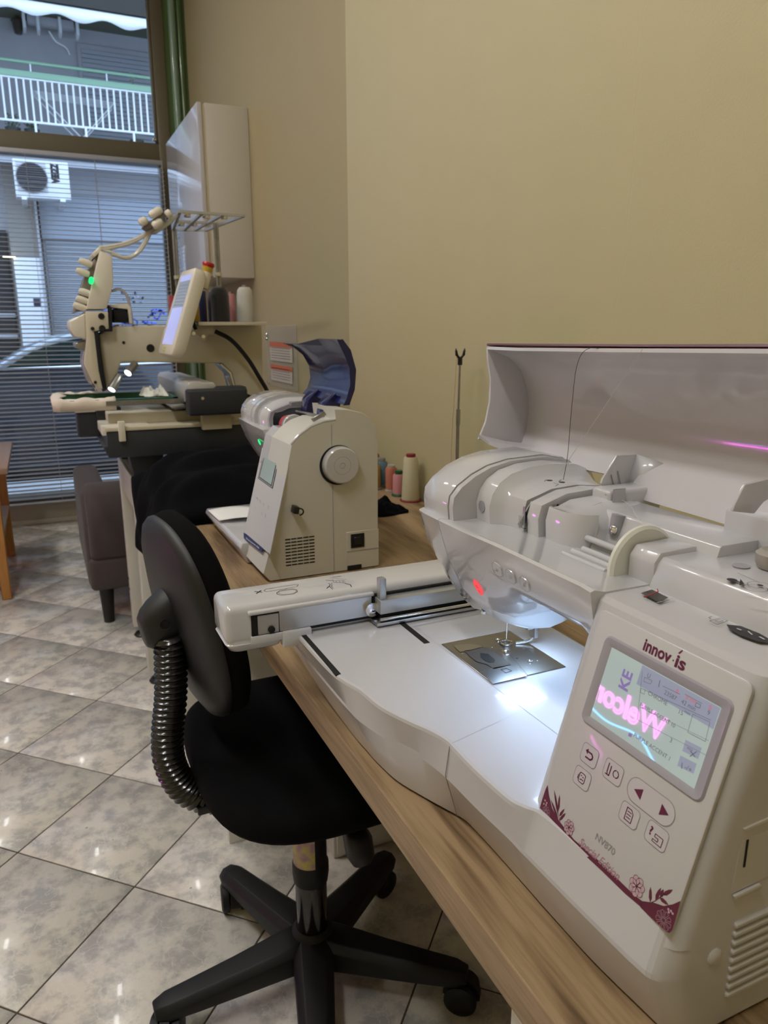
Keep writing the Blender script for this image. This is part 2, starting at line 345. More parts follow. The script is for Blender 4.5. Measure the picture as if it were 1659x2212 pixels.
def copy_tree(o, parent=None):
    c = o.copy(); COL.objects.link(c); c.parent = parent; INVLOC[c.name] = INVLOC[o.name]
    for ch in [x for x in list(COL.objects) if x.parent == o]:
        copy_tree(ch, c)
    return c
def text_pts(s, size, shear=0.0, offset=0.0, width=None):
    cu = bpy.data.curves.new('t', 'FONT'); cu.body = s; cu.size = size; cu.shear = shear; cu.offset = offset; cu.resolution_u = 3
    o = bpy.data.objects.new('t', cu); COL.objects.link(o)
    dg = bpy.context.evaluated_depsgraph_get(); me = o.evaluated_get(dg).to_mesh()
    vs = [v.co.copy() for v in me.vertices]; fs = [tuple(p.vertices) for p in me.polygons]
    o.evaluated_get(dg).to_mesh_clear(); bpy.data.objects.remove(o); bpy.data.curves.remove(cu)
    if width and vs:
        x0 = min(v.x for v in vs); x1 = max(v.x for v in vs)
        for v in vs: v.x = (v.x-x0)*width/(x1-x0)
    return vs, fs
def text(s, size, mapf, m, parent, name='lettering', shear=0.0, offset=0.0, width=None, label=None):
    """mapf(u, v, h) gives the world point of a point of the writing"""
    vs, fs = text_pts(s, size, shear, offset, width)
    bm = NB(); q = [bm.verts.new(mapf(v.x, v.y, 0)) for v in vs]
    for f in fs:
        try: bm.faces.new([q[i] for i in f])
        except ValueError: pass
    return part(name, bm, m, parent, label, smooth=None)
def flat(bm, pts, mapf, h=0.0):
    bm.faces.new([bm.verts.new(mapf(u, v, h)) for u, v in pts])
def stroke(bm, pts, mapf, wd, h=0.0, closed=False):
    """a drawn line of width wd on a surface"""
    n = len(pts)
    for i in range(n if closed else n-1):
        a = V((*pts[i], 0)); b = V((*pts[(i+1) % n], 0)); d = (b-a)
        if d.length < 1e-7: continue
        d.normalize(); t = V((-d.y, d.x, 0))*wd*.5; e = d*wd*.3
        bm.faces.new([bm.verts.new(mapf(p.x, p.y, h)) for p in (a-t-e, b-t+e, b+t+e, a+t-e)])
def rrect(x0, x1, y0, y1, r, n=5):
    out = []
    for cx, cy, a0 in ((x1-r, y1-r, 0), (x0+r, y1-r, 90), (x0+r, y0+r, 180), (x1-r, y0+r, 270)):
        for k in range(n+1):
            a = math.radians(a0+90*k/n); out.append((cx+r*math.cos(a), cy+r*math.sin(a)))
    return out
# ================================================================== SETTING
XL, XR, XN, YB, YF, ZC, YC = -2.2, 1.0, 0.90, -1.6, 5.03, 3.4, 2.23
bm = NB(); box(bm, XL-.2, XR+.2, YB-.2, YF+.17, -.1, -.003)
floor = struct('floor', bm, grout_m)
ts, tt, tox, toy = .3305, math.radians(45.83), -.1536, 1.26
ct, st = math.cos(tt), math.sin(tt)
def clip(poly, ax, lim, sgn):
    out = []
    for i in range(len(poly)):
        a, b = poly[i], poly[(i+1) % len(poly)]
        da, db = sgn*(a[ax]-lim), sgn*(b[ax]-lim)
        if da <= 0: out.append(a)
        if da*db < 0:
            t = da/(da-db); out.append((a[0]+(b[0]-a[0])*t, a[1]+(b[1]-a[1])*t))
    return out
full = None; nt_ = 0
g = .0018
for i in range(-14, 26):
    for j in range(-26, 14):
        q = []
        for a, b in ((i+g/ts, j+g/ts), (i+1-g/ts, j+g/ts), (i+1-g/ts, j+1-g/ts), (i+g/ts, j+1-g/ts)):
            q.append((tox+ts*(a*ct+b*st), toy+ts*(a*st-b*ct)))
        if all(p[0] < XL for p in q) or all(p[0] > XR for p in q) or all(p[1] < YB for p in q) or all(p[1] > YF for p in q): continue
        cc = q
        for ax, lim, sg in ((0, XL, -1), (0, XR, 1), (1, YB, -1), (1, YF, 1)): cc = clip(cc, ax, lim, sg)
        if len(cc) < 3: continue
        cen = (sum(p[0] for p in q)/4, sum(p[1] for p in q)/4)
        whole = (cc == q)
        if whole and full:
            o = bpy.data.objects.new('tile', full); COL.objects.link(o); o.parent = floor
        else:
            bm = NB(); prism(bm, [(p[0]-cen[0], p[1]-cen[1], -.004) for p in cc], (0, 0, .004)); bev(bm, .0008, 1)
            o = link('tile', bm, tile_m, floor, smooth=None)
            if whole: full = o.data
        o.location = (cen[0], cen[1], random.uniform(-.0004, 0)); nt_ += 1
# right wall: near part stands 10 cm proud of the far part
bm = NB(); box(bm, XN, XR+.2, YB, YC, 0, ZC); bev(bm, .005, 2)
wr = struct('wall_right', bm, wall_m)
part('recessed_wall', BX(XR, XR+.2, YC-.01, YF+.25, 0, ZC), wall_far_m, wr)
struct('wall_left', BX(XL-.2, XL, YB, YF+.25, 0, ZC), wall_m)
struct('wall_back', BX(XL-.2, XR+.2, YB-.2, YB, 0, ZC), wall_m)
struct('ceiling', BX(XL-.2, XR+.2, YB-.2, YF+.25, ZC, ZC+.1), ceil_m)
bm = NB(); box(bm, XL, .87, YF, YF+.16, 0, .135); struct('wall_front', bm, low_m)
struct('baseboard_front', BX(XL, .87, YF-.012, YF, 0, .03, b=.002), low_m)
# shop window: bronze frame, glass above and below the transom
win = struct('window_1', BX(XL, .87, YF-.03, YF+.06, 2.155, 2.275, b=.004), frame_b)
part('mullion', BX(.80, .87, YF-.032, YF+.058, .135, ZC, b=.005), frame_b, win)
part('mullion', BX(-1.36, -1.29, YF-.032, YF+.058, .135, ZC, b=.005), frame_b, win)
part('glazing_bead', BX(.785, .80, YF-.01, YF+.03, 2.275, ZC, b=.003), frame_b, win)
part('bottom_rail', BX(XL, .80, YF-.03, YF+.06, .135, .16, b=.003), frame_b, win)
part('top_rail', BX(XL, .80, YF-.03, YF+.06, ZC-.06, ZC, b=.003), frame_b, win)
part('pane', BX(-1.29, .80, YF+.012, YF+.018, 2.27, ZC-.05), glass, win)
part('pane', BX(-1.29, .80, YF+.012, YF+.018, .155, 2.16), glass, win)
part('pane', BX(XL, -1.36, YF+.012, YF+.018, .155, ZC-.05), glass, win)
part('latch', BX(.765, .785, YF-.05, YF-.02, 2.285, 2.30, b=.003), chrome, win)
# green painted post between window and wall
bm = NB(); box(bm, .87, XR, YF-.02, YF+.12, 0, ZC)
tr = struct('trim_1', bm, green_p)
bm = NB(); tube(bm, [(.925, YF-.02, 0), (.925, YF-.02, ZC)], .022, 20); part('bead', bm, green_l, tr)
bm = NB(); tube(bm, [(.968, YF-.02, 0), (.968, YF-.02, ZC)], .018, 16); part('bead', bm, green_p, tr)

# venetian blind
bl = thing('venetian_blind', 'grey horizontal slat blind hanging in front of the shop window', 'blind', (-.25, 4.93, 2.17))
BX0, BX1, BY = -1.28, .80, 4.93
sl = None; tilt = math.radians(14)
prof = [(-.0125, 0), (-.0065, .0016), (0, .0021), (.0065, .0016), (.0125, 0)]
nsl = 78
for k in range(nsl):
    z = 2.125 - k*.0252
    if sl is None:
        bm = NB(); rows = []
        for t in (0,): pass
        up = [(a*math.cos(tilt)-b*math.sin(tilt), a*math.sin(tilt)+b*math.cos(tilt)) for a, b in prof]
        lo = [(a+.0000, b-.0005) for a, b in up]
        ring = up + lo[::-1]
        loft(bm, [[(x, a, b) for a, b in ring] for x in (BX0, BX1)])
        bmesh.ops.translate(bm, verts=bm.verts, vec=(0, 0, 0))
        o = link('slat', bm, slat_m, bl, smooth=60); sl = o.data
    else:
        o = bpy.data.objects.new('slat', sl); COL.objects.link(o); o.parent = bl; o.matrix_parent_inverse = Matrix.Translation(-INVLOC[bl.name])
    o.location = (0, BY, z); o.rotation_euler = (math.radians(random.uniform(-2, 2)), 0, 0)
part('head_rail', BX(BX0, BX1, BY-.015, BY+.015, 2.14, 2.165, b=.002), slat_m, bl)
part('bottom_rail', BX(BX0, BX1, BY-.012, BY+.012, .148, .158, b=.002), slat_m, bl)
for x in (-.75, .055, .42, .775):
    bm = NB()
    for dy in (-.014, .014): tube(bm, [(x, BY+dy, .15), (x, BY+dy, 2.15)], .0011, 5)
    part('ladder_cord', bm, cord_m, bl)
bm = NB(); tube(bm, [(.795, BY-.02, 2.14), (.80, BY-.022, 1.2), (.797, BY-.022, .55)], .003, 6)
for k in range(60): lathe(bm, [(0, -.004), (.0045, 0), (0, .004)], (.80, BY-.022, 2.1-k*.025), n=6)
part('bead_chain', bm, cord_m, bl)

# ceiling lights (above the frame)
for n_, (x, y, lab) in enumerate(((-.70, .20, 'long ceiling strip light nearest the desk end of the room'), (-1.0, 2.0, 'long ceiling strip light in the middle of the room'), (-.85, 3.9, 'long ceiling strip light nearest the window'))):
    L_ = thing('ceiling_light', lab, 'light', (x, y, ZC), group='ceiling strip lights')
    hl = (.65, .65, .38)[n_]
    part('housing', BX(x-.09, x+.09, y-hl, y+hl, ZC-.05, ZC, b=.005), white_m, L_)
    part('diffuser', BX(x-.075, x+.075, y-hl+.02, y+hl-.02, ZC-.062, ZC-.05, b=.002), lamp_m, L_)

# neon sign on the opposite wall (seen only as a reflection)
ns = thing('neon_sign', 'pink neon word sign with a blue underline on the opposite wall', 'sign', (XL, 2.45, .8))
part('backing_board', BX(XL, XL+.012, 2.12, 2.75, .60, .98, b=.003), black_p, ns)
cu = bpy.data.curves.new('t', 'FONT'); cu.body = 'Welcome'; cu.size = .145; cu.shear = .35; cu.fill_mode = 'NONE'; cu.bevel_depth = .004; cu.bevel_resolution = 1; cu.resolution_u = 4
ot = bpy.data.objects.new('t', cu); COL.objects.link(ot); dg = bpy.context.evaluated_depsgraph_get(); me = ot.evaluated_get(dg).to_mesh()
bm = NB(); vv = [bm.verts.new((XL+.03+v.co.z, 2.17+v.co.x, .76+v.co.y)) for v in me.vertices]
for p in me.polygons:
    try: bm.faces.new([vv[i] for i in p.vertices])
    except ValueError: pass
ot.evaluated_get(dg).to_mesh_clear(); bpy.data.objects.remove(ot)
part('neon_lettering', bm, pink_neon, ns)
bm = NB(); tube(bm, bez([(XL+.03, 2.16, .67), (XL+.03, 2.30, .725), (XL+.03, 2.5, .70), (XL+.03, 2.72, .735)], 24), .005, 6); part('neon_underline', bm, blue_neon, ns)

# ------------------------------------------------------------------ outside
gr = struct('ground', BX(-14, 16, YF+.17, 13.0, -.30, -.28), asphalt)
part('pavement', BX(-14, 16, YF+.17, 6.15, -.30, -.14, b=.01), pave_m, gr)
part('far_pavement', BX(-14, 16, 9.7, 13.0, -.30, -.14, b=.01), pave_m, gr)
struct('ledge', BX(-3, 1.2, YF+.17, 5.62, -.14, .17, b=.01), marble_m)

gg_m = mat('green_grey_soffit', (.10, .125, .09), .85, bump=.1)
bd = thing('apartment_building', 'grey apartment building across the street with a white railed balcony', 'building', (0, 12, -.14))
part('upper_wall', BX(-6, 7, 12.4, 12.6, 3.5, 5.25), ext_w, bd)
part('soffit', BX(-6, 7, 10.42, 12.6, 5.25, 5.35), gg_m, bd)
part('upper_fascia', BX(-6, 7, 10.30, 10.42, 4.80, 7.2), ext_d, bd)
part('lower_wall', BX(-6, 7, 11.62, 11.8, -.14, 3.3), ext_w, bd)
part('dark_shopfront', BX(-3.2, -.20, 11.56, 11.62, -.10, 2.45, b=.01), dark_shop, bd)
for z in (1.05, 1.33):
    part('shopfront_rail', BX(-3.2, -.20, 11.53, 11.56, z, z+.06, b=.01), ext_w, bd)
sh = part('roller_shutter_frame', BX(.95, 3.0, 12.36, 12.40, 3.55, 5.06, b=.01), ext_w, bd)
for k in range(24): part('slat', BX(1.0, 2.9, 12.34, 12.36, 3.6+k*.058, 3.652+k*.058, b=.004, seg=1), shut_m, sh)
part('balcony_slab', BX(-6, 7, 10.95, 12.4, 3.40, 3.5, b=.01), ext_w, bd)
part('slab_fascia', BX(-6, 7, 10.88, 10.95, 3.24, 3.5, b=.01), ext_rail, bd)
pl = part('pillar', BX(-.17, .20, 11.40, 11.62, -.14, 3.24, b=.01), mat('beige_render', (.30, .28, .25), .9, bump=.3, bscale=20), bd)
part('pillar_cladding', BX(-.15, .19, 11.36, 11.40, -.14, 2.10, b=.01), marble_m, pl)
part('number_plate', BX(.035, .12, 11.35, 11.36, 1.48, 1.58, b=.003), mat('dark_blue_enamel', (.02, .03, .06), .4), pl)
part('conduit', BX(.17, .20, 11.33, 11.36, -.1, 3.2, b=.005), ext_w, pl)
sf = part('shop_shutter', BX(.23, 3.4, 11.58, 11.62, -.10, 2.62, b=.01), shut_m, bd)
for k in range(44): part('slat', BX(.26, 3.3, 11.565, 11.58, -.05+k*.06, .004+k*.06, b=.004, seg=1), shut_m, sf)
part('shutter_box', BX(.22, 3.4, 11.50, 11.62, 2.36, 2.92, b=.02), mat('pale_blue_box', (.42, .46, .52), .6), bd)
bm = NB(); random.seed(4)
for k in range(26):
    x = random.uniform(.75, 1.75); z = random.uniform(1.15, 1.5)
    pts = [(x+random.uniform(-.12, .12), 11.562, z+random.uniform(-.08, .08)) for _ in range(4)]
    pp = bez(pts, 12)
    stroke(bm, [(p.x, p.z) for p in pp], lambda u, v, h: V((u, 11.562, v)), .022)
part('graffiti', bm, graff, bd)
bm = NB()
for k in range(12):
    x = random.uniform(.62, 1.5); z = random.uniform(1.55, 1.68)
    pp = bez([(x+random.uniform(-.06, .06), 11.561, z+random.uniform(-.05, .05)) for _ in range(4)], 12)
    stroke(bm, [(p.x, p.z) for p in pp], lambda u, v, h: V((u, 11.561, v)), .016)
part('graffiti', bm, graff2, bd)
# railing
rl = thing('balcony_railing', 'white vertical bar balcony railing with green top boards', 'railing', (.8, 11, 3.5))
bar = None
for k in range(-26, 34):
    x = .035+k*.0803
    if bar is None:
        bm = NB(); box(bm, -.0105, .0105, -.006, .006, 0, .50); o = link('baluster', bm, ext_rail, rl); bar = o.data
    else:
        o = bpy.data.objects.new('baluster', bar); COL.objects.link(o); o.parent = rl; o.matrix_parent_inverse = Matrix.Translation(-INVLOC[rl.name])
    o.location = (x, 11, 3.665)
part('lower_rail', BX(-2.2, 2.9, 10.985, 11.015, 3.66, 3.685, b=.004), ext_rail, rl)
part('upper_rail', BX(-2.2, 2.9, 10.985, 11.015, 4.145, 4.165, b=.004), ext_rail, rl)
part('top_board', BX(-2.2, 2.9, 10.97, 11.03, 4.165, 4.235, b=.004), ext_g, rl)
bm = NB(); tube(bm, [(-2.2, 11, 4.34), (2.9, 11, 4.34)], .020, 10); part('handrail', bm, ext_g, rl)
for x in (-1.4, -.55, .29, 1.17, 2.0): part('post', BX(x-.008, x+.008, 10.99, 11.01, 4.23, 4.33, b=.002), ext_rail, rl)
for x in (-.55, .28, .865, 1.45, 2.0): part('post', BX(x-.013, x+.013, 10.985, 11.015, 3.5, 3.665, b=.003), ext_rail, rl)
# awning
bm = NB(); rows = []
xs = [-4+ .05*i for i in range(180)]
rows.append([(x, 10.42, 4.80) for x in xs]); rows.append([(x, 10.33, 4.785) for x in xs])
rows.append([(x, 10.30+.012*math.sin(x*9), 4.72) for x in xs]); rows.append([(x, 10.30+.014*math.sin(x*9+.5), 4.655+.028*math.sin(x*2*math.pi/.50)) for x in xs])
grid(bm, rows)
aw = single('awning', bm, awn_m, 'white folded awning with a scalloped valance above the balcony', 'awning', (.8, 10.4, 4.8), solid=.004)
# drying rack on the balcony
dr = thing('drying_rack', 'thin white folding clothes rack standing behind the balcony railing', 'clothes rack', (.85, 11.5, 3.5))
bm = NB()
for y in (11.35, 11.65):
    tube(bm, [(.33, y, 4.12), (.93, y, 3.52)], .009, 6); tube(bm, [(1.27, y, 4.08), (.75, y, 3.52)], .009, 6)
part('leg_frame', bm, ext_rail, dr)
bm = NB()
for k in range(6): tube(bm, [(.30, 11.35+k*.06, 4.12), (1.27, 11.35+k*.06, 4.09)], .005, 5)
part('rail', bm, ext_rail, dr)
def plant(x, y, z0, h, r, name, lab, m, seed=1, pot=True):
    random.seed(seed); t = thing(name, lab, 'plant', (x, y, z0), group='plants on the balcony')
    if pot:
        bm = NB(); lathe(bm, [(0, 0), (.07, 0), (.09, .14), (.095, .15), (.08, .15), (.075, .13), (0, .13)], (x, y, z0), n=16); part('pot', bm, mat('dark_pot', (.05, .06, .05), .6), t)
    bm = NB()
    for k in range(90):
        a = random.uniform(0, 6.28); rr = r*random.random()**.5; hz = z0+.14+h*random.random()
        c = V((x+rr*math.cos(a), y+rr*math.sin(a), hz)); d = V((random.uniform(-1, 1), random.uniform(-1, 1), random.uniform(-.3, 1))).normalized(); s_ = d.orthogonal().normalized()*.011; L_ = d*.035
        n_ = s_.cross(d).normalized()*.004
        bm.faces.new([bm.verts.new(q) for q in (c, c+L_*.5+s_+n_, c+L_, c+L_*.5-s_+n_)])
    tube(bm, [(x, y, z0+.1), (x+.01, y, z0+.14+h*.9)], .006, 5)
    o = part('foliage', bm, m, t, smooth=None); o['kind'] = 'stuff'
plant(1.53, 11.35, 3.5, .86, .05, 'climbing_plant', 'thin climbing plant growing up behind the railing on the balcony', leaf_l, 3)
plant(.02, 11.3, 3.5, .16, .07, 'potted_plant', 'low dark potted plant at the left end of the balcony', leaf, 5)
plant(.24, 11.3, 3.5, .10, .07, 'potted_plant', 'smaller dark potted plant right of the low plant on the balcony', leaf, 6)
# wall lantern
lt = thing('wall_lantern', 'black iron wall lantern under the balcony ceiling', 'lantern', (.22, 12.3, 5.1))
bm = NB(); lathe(bm, [(.0, .12), (.03, .10), (.085, .06), (.09, .055), (0, .055)], (.22, 12.25, 5.13), n=6); lathe(bm, [(.075, .05), (.05, -.10), (.0, -.11)], (.22, 12.25, 5.13), n=6); part('cage', bm, black_p, lt)
part('bracket', BX(.20, .24, 12.25, 12.4, 5.22, 5.25, b=.004), black_p, lt)
# awning arm box under the soffit
ab = thing('awning_motor', 'grey awning winding box fixed under the balcony ceiling', 'awning motor', (.62, 12.2, 5.2))
part('casing', BX(.34, .92, 12.1, 12.25, 5.14, 5.24, b=.015), ext_w, ab)
for x in (.30, .47, .74, .96): part('bracket', BX(x-.018, x+.018, 12.06, 12.3, 5.06, 5.25, b=.005), ext_rail, ab)
bm = NB(); tube(bm, bez([(.60, 12.2, 5.1), (.68, 12.25, 5.0), (.80, 12.3, 4.96), (.85, 12.38, 4.9)], 12), .01, 6); part('hose', bm, ext_rail, ab)
# air conditioner on the ground floor
ac = thing('air_conditioner', 'white outdoor air conditioner hung under the balcony across the street', 'air conditioner', (.28, 10.95, 2.76))
part('casing', BX(-.03, .60, 10.78, 11.0, 2.76, 3.2, b=.012), marble_m, ac)
bm = NB(); lathe(bm, [(.18, 0), (.18, -.02), (.17, -.02), (.17, 0)], (.17, 10.78, 2.99), (0, 1, 0), 32)
for k in range(14): tube(bm, [(.17-.17, 10.765, 2.83+k*.025), (.17+.17, 10.765, 2.83+k*.025)], .003, 4)
part('fan_grille', bm, grey_ink, ac)
bm = NB(); lathe(bm, [(0, 0), (.17, 0), (.17, .01), (0, .01)], (.17, 10.772, 2.99), (0, 1, 0), 32); part('fan_recess', bm, dark_shop, ac)
text('ZZEEA', .075, lambda u, v, h: V((.40+v*1.5, 10.775, 3.18-u)), ink, ac, width=.24, offset=.006)
for x in (.06, .50): part('foot', BX(x-.03, x+.03, 10.76, 11.6, 2.73, 2.76, b=.005), ext_rail, ac)
part('lamp_strip', BX(-.27, -.12, 11.3, 11.34, 2.09, 2.11), warm_pt, bd)
# parked car
car = thing('car', 'silver blue parked car seen through the slats of the blind', 'car', (.75, 8.1, -.28))
Yc0, Yc1 = 7.3, 8.95
lo = [(-1.35, -.02), (-1.33, .35), (-1.05, .60), (-.42, .80), (-.36, .84), (2.35, .90), (2.80, .78), (2.92, .50), (2.92, .0)]
def ring(pts, y, dx=0, dz=0, cx=.8, cz=.5, s=1.0): return [V((cx+(x-cx)*s+dx, y, cz+(z-cz)*s+dz)) for x, z in pts]
bm = NB(); loft(bm, [ring(lo, Yc0+.06, s=.985), ring(lo, Yc0), ring(lo, (Yc0+Yc1)/2, s=1.03), ring(lo, Yc1), ring(lo, Yc1-.02, s=.985)]); bev(bm, .04, 3); part('body', bm, car_p, car)
rf = [(-.40, .83), (-.12, 1.0), (.05, 1.08), (.28, 1.14), (.75, 1.18), (1.25, 1.165), (1.75, 1.09), (2.10, .98), (2.35, .88)]
gi = [(-.30, .83), (-.05, .985), (.10, 1.045), (.32, 1.10), (.75, 1.135), (1.25, 1.12), (1.70, 1.05), (2.0, .95), (2.2, .88)]
bm = NB(); loft(bm, [ring(rf, Yc0+.10), ring(rf, Yc0+.16, dz=.01), ring(rf, Yc1-.16, dz=.01), ring(rf, Yc1-.1)]); bev(bm, .03, 3); part('roof', bm, car_r, car)
bm = NB(); prism(bm, [(x, Yc0+.088, z) for x, z in gi], (0, .02, 0)); part('side_window', bm, car_g, car)
bm = NB(); tube(bm, [(-.34, Yc0+.055, .845), (2.3, Yc0+.06, .90)], .012, 6); part('chrome_strip', bm, chrome, car)
part('sill_strip', BX(-.9, 2.5, Yc0-.012, Yc0+.01, .30, .33, b=.004), car_p, car)
part('door_pillar', BX(.92, 1.0, Yc0+.075, Yc0+.09, .86, 1.12, b=.004), black_p, car)
for x in (-.80, 2.0):
    bm = NB(); lathe(bm, [(0, 0), (.20, 0), (.30, .01), (.31, .05), (.31, .2), (0, .2)], (x, Yc0-.01, .03), (0, 1, 0), 32); w_ = part('wheel', bm, rubber, car)
    bm = NB(); lathe(bm, [(0, -.012), (.19, -.005), (.19, .01), (0, .01)], (x, Yc0-.012, .03), (0, 1, 0), 24); part('hub_cap', bm, alum, w_)

# ================================================================== DESK AND FURNITURE
dk = thing('desk', 'long wood-grain laminate desk top carrying both white sewing machines', 'desk', (.58, .9, 0))
DX0, DX1, DY0, DY1 = .268, XN-.002, -.25, 2.20
part('desk_top', BX(DX0, DX1, DY0, DY1, .713, .75, b=.0012, seg=1), wood, dk)
pan_g = mat('grey_panel', (.40, .39, .33), .5, bump=.05)
for y in (1.545, -.20, .388, 2.16): part('side_panel', BX(.30, DX1-.02, y, y+.018, 0, .713, b=.001, seg=1), stand_w, dk)
part('back_panel', BX(.86, .876, -.18, 1.54, .35, .713, b=.001, seg=1), stand_w, dk)
dw = thing('floor_box', 'low white box on the floor under the desk behind the chair', 'box', (.7, 1.46, 0))
part('casing', BX(.508, .86, 1.392, 1.53, 0.0, .11, b=.004), stand_w, dw)
part('front_plate', BX(.515, .853, 1.386, 1.392, .012, .100, b=.002), stand_w, dw)
ev = single('envelope', BX(.46, .56, 1.531, 1.543, .34, .47, b=.002), mat('manila_paper', (.42, .27, .11), .8, bump=.05), 'brown paper envelope leaning behind the black chair under the desk', 'envelope', (.51, 1.537, .34))
sh_ = single('floor_cabinet', BX(.40, .84, 1.575, 1.80, 0.0, .34, b=.004), pan_g, 'grey storage box under the far end of the desk', 'box', (.6, 1.68, 0))

# wall cabinet
cb = thing('wall_cabinet', 'tall white cabinet hung high on the wall beside the window', 'cabinet', (.88, 4.2, 1.43))
part('carcass', BX(.80, XR-.001, 3.68, 4.55, 1.43, 2.18, b=.002), cab_s, cb)
dr_ = part('door', BX(.765, .785, 3.675, 4.55, 1.43, 2.18, b=.002), cab_d, cb)
part('edge_strip', BX(.785, .80, 3.685, 4.54, 1.435, 2.175, b=.001), cab_e, cb)

# machine stand (white metal)
sd = thing('machine_stand', 'white metal table stand under the multi needle embroidery machine', 'stand', (.6, 2.7, 0))
SX0, SX1, SY0, SY1, SZ = .24, .985, 2.46, 2.96, .725
for x, y, wx, wy in ((SX0, SY0, .055, .06), (SX0, SY1-.06, .055, .06), (SX1-.055, SY0, .055, .06), (SX1-.055, SY1-.06, .055, .06)):
    lg = part('leg', BX(x, x+wx, y, y+wy, .05, SZ-.001, b=.002), stand_w, sd)
    bm = NB(); lathe(bm, [(0, 0), (.026, 0), (.03, .006), (.022, .016), (.008, .02), (.006, .05), (0, .05)], (x+.03, y+.03, 0), n=18); part('levelling_foot', bm, black_p, lg)
part('top_plate', BX(SX0+.01, SX1-.01, SY0+.01, SY1-.01, SZ-.02, SZ, b=.002), stand_w, sd)
part('apron', BX(SX0+.055, SX1-.055, SY0, SY0+.012, SZ-.11, SZ, b=.002), stand_w, sd)
part('apron', BX(SX0, SX0+.012, SY0+.06, SY1-.06, SZ-.11, SZ, b=.002), stand_w, sd)
for z in (.20, .245):
    bm = NB(); lathe(bm, [(0, 0), (.006, 0), (.006, .002), (0, .002)], (SX0-.001, SY1-.03, z), (-1, 0, 0), 10); part('screw_hole', bm, ink, sd)
part('warning_label', BX(.335, .385, SY0-.0015, SY0, .66, .70), orange_p, sd)

# ottoman
def sbox(cx, cy, hx, hy, z0, z1, rr, n=10, puff=0.0):
    bm = NB(); rings = []
    zs = [(z0, -rr), (z0+rr*.3, -rr*.3), (z0+rr, 0), ((z0+z1)/2, puff), (z1-rr, 0), (z1-rr*.3, -rr*.3), (z1, -rr)]
    for z, d in zs:
        rings.append([(cx+x, cy+y, z) for x, y in rrect(-hx-d, hx+d, -hy-d, hy+d, max(rr, .01), n)])
    loft(bm, rings); return bm
so = thing('armchair', 'dark taupe upholstered armchair standing by the window blind', 'armchair', (.40, 3.5, 0))
def sect(prof, x0, x1, r=.02):
    bm = NB(); prism(bm, [(x0, y, z) for y, z in prof], (x1-x0, 0, 0)); bev(bm, r, 4, 40); return bm
part('arm', sect([(3.10, .16), (3.10, .40), (3.10, .43), (3.15, .56), (3.80, .56), (3.84, .52), (3.84, .16)], .10, .21, .03), sofa_m, so)
part('arm', sect([(3.10, .16), (3.10, .40), (3.10, .44), (3.15, .58), (3.80, .58), (3.84, .54), (3.84, .16)], .72, .83, .03), sofa_m, so)
part('back_cushion', sect([(3.08, .28), (3.05, .38), (3.06, .46), (3.09, .555), (3.13, .583), (3.26, .578), (3.30, .30)], .115, .82, .025), sofa_m, so)
part('back_panel', sect([(3.08, .155), (3.075, .29), (3.2, .30), (3.2, .155)], .105, .825, .02), sofa_m, so)
part('seat_cushion', sect([(3.30, .28), (3.30, .42), (3.34, .44), (3.80, .44), (3.85, .40), (3.85, .28)], .21, .72, .03), sofa_m, so)
part('seat_base', sect([(3.2, .155), (3.2, .28), (3.82, .28), (3.82, .155)], .11, .82, .01), sofa_m, so)
for x, y in ((.165, 3.14), (.76, 3.14), (.165, 3.78), (.76, 3.78)):
    bm = NB(); lathe(bm, [(0, 0), (.021, 0), (.030, .155), (0, .155)], (x, y, 0), n=18); part('leg', bm, sofa_leg, so)

# wooden side table at the left edge
tb = thing('wooden_stool', 'pine wood side table with a lower shelf at the left edge', 'side table', (-.42, 4.0, 0))
part('table_top', BX(-.62, -.165, 3.55, 4.42, .585, .61, b=.003), tabtop, tb)
for x, y in ((-.235, 3.62), (-.60, 3.62), (-.235, 4.34), (-.60, 4.34)):
    bm = NB(); loft(bm, [[(x-.02, y-.02, 0), (x+.02, y-.02, 0), (x+.02, y+.02, 0), (x-.02, y+.02, 0)], [(x-.022, y-.022, .585), (x+.022, y-.022, .585), (x+.022, y+.022, .585), (x-.022, y+.022, .585)]]); bev(bm, .003, 1)
    part('leg', bm, pine, tb)
part('stretcher', BX(-.60, -.235, 3.61, 3.63, .13, .19, b=.002), pine, tb)
part('shelf', BX(-.60, -.235, 3.62, 4.34, .19, .205, b=.002), pine, tb)
bx_ = thing('storage_box', 'small translucent box with blue contents on the side table shelf', 'box', (-.30, 4.15, .205))
bm = NB(); loft(bm, [rr_ for rr_ in [[(-.33+ (x)*.9, 4.12+y*.9, .206) for x, y in rrect(-.1, .1, -.12, .12, .02, 3)], [(-.33+x*1.2, 4.12+y*1.05, .30) for x, y in rrect(-.1, .1, -.12, .12, .02, 3)]]]); part('tub', bm, mat('translucent_tub', (.6, .6, .66), .3), bx_)
part('contents', BX(-.40, -.28, 3.985, 3.992, .225, .285, b=.002), mat('blue_fabric', (.16, .17, .34), .8, bump=.2), bx_)
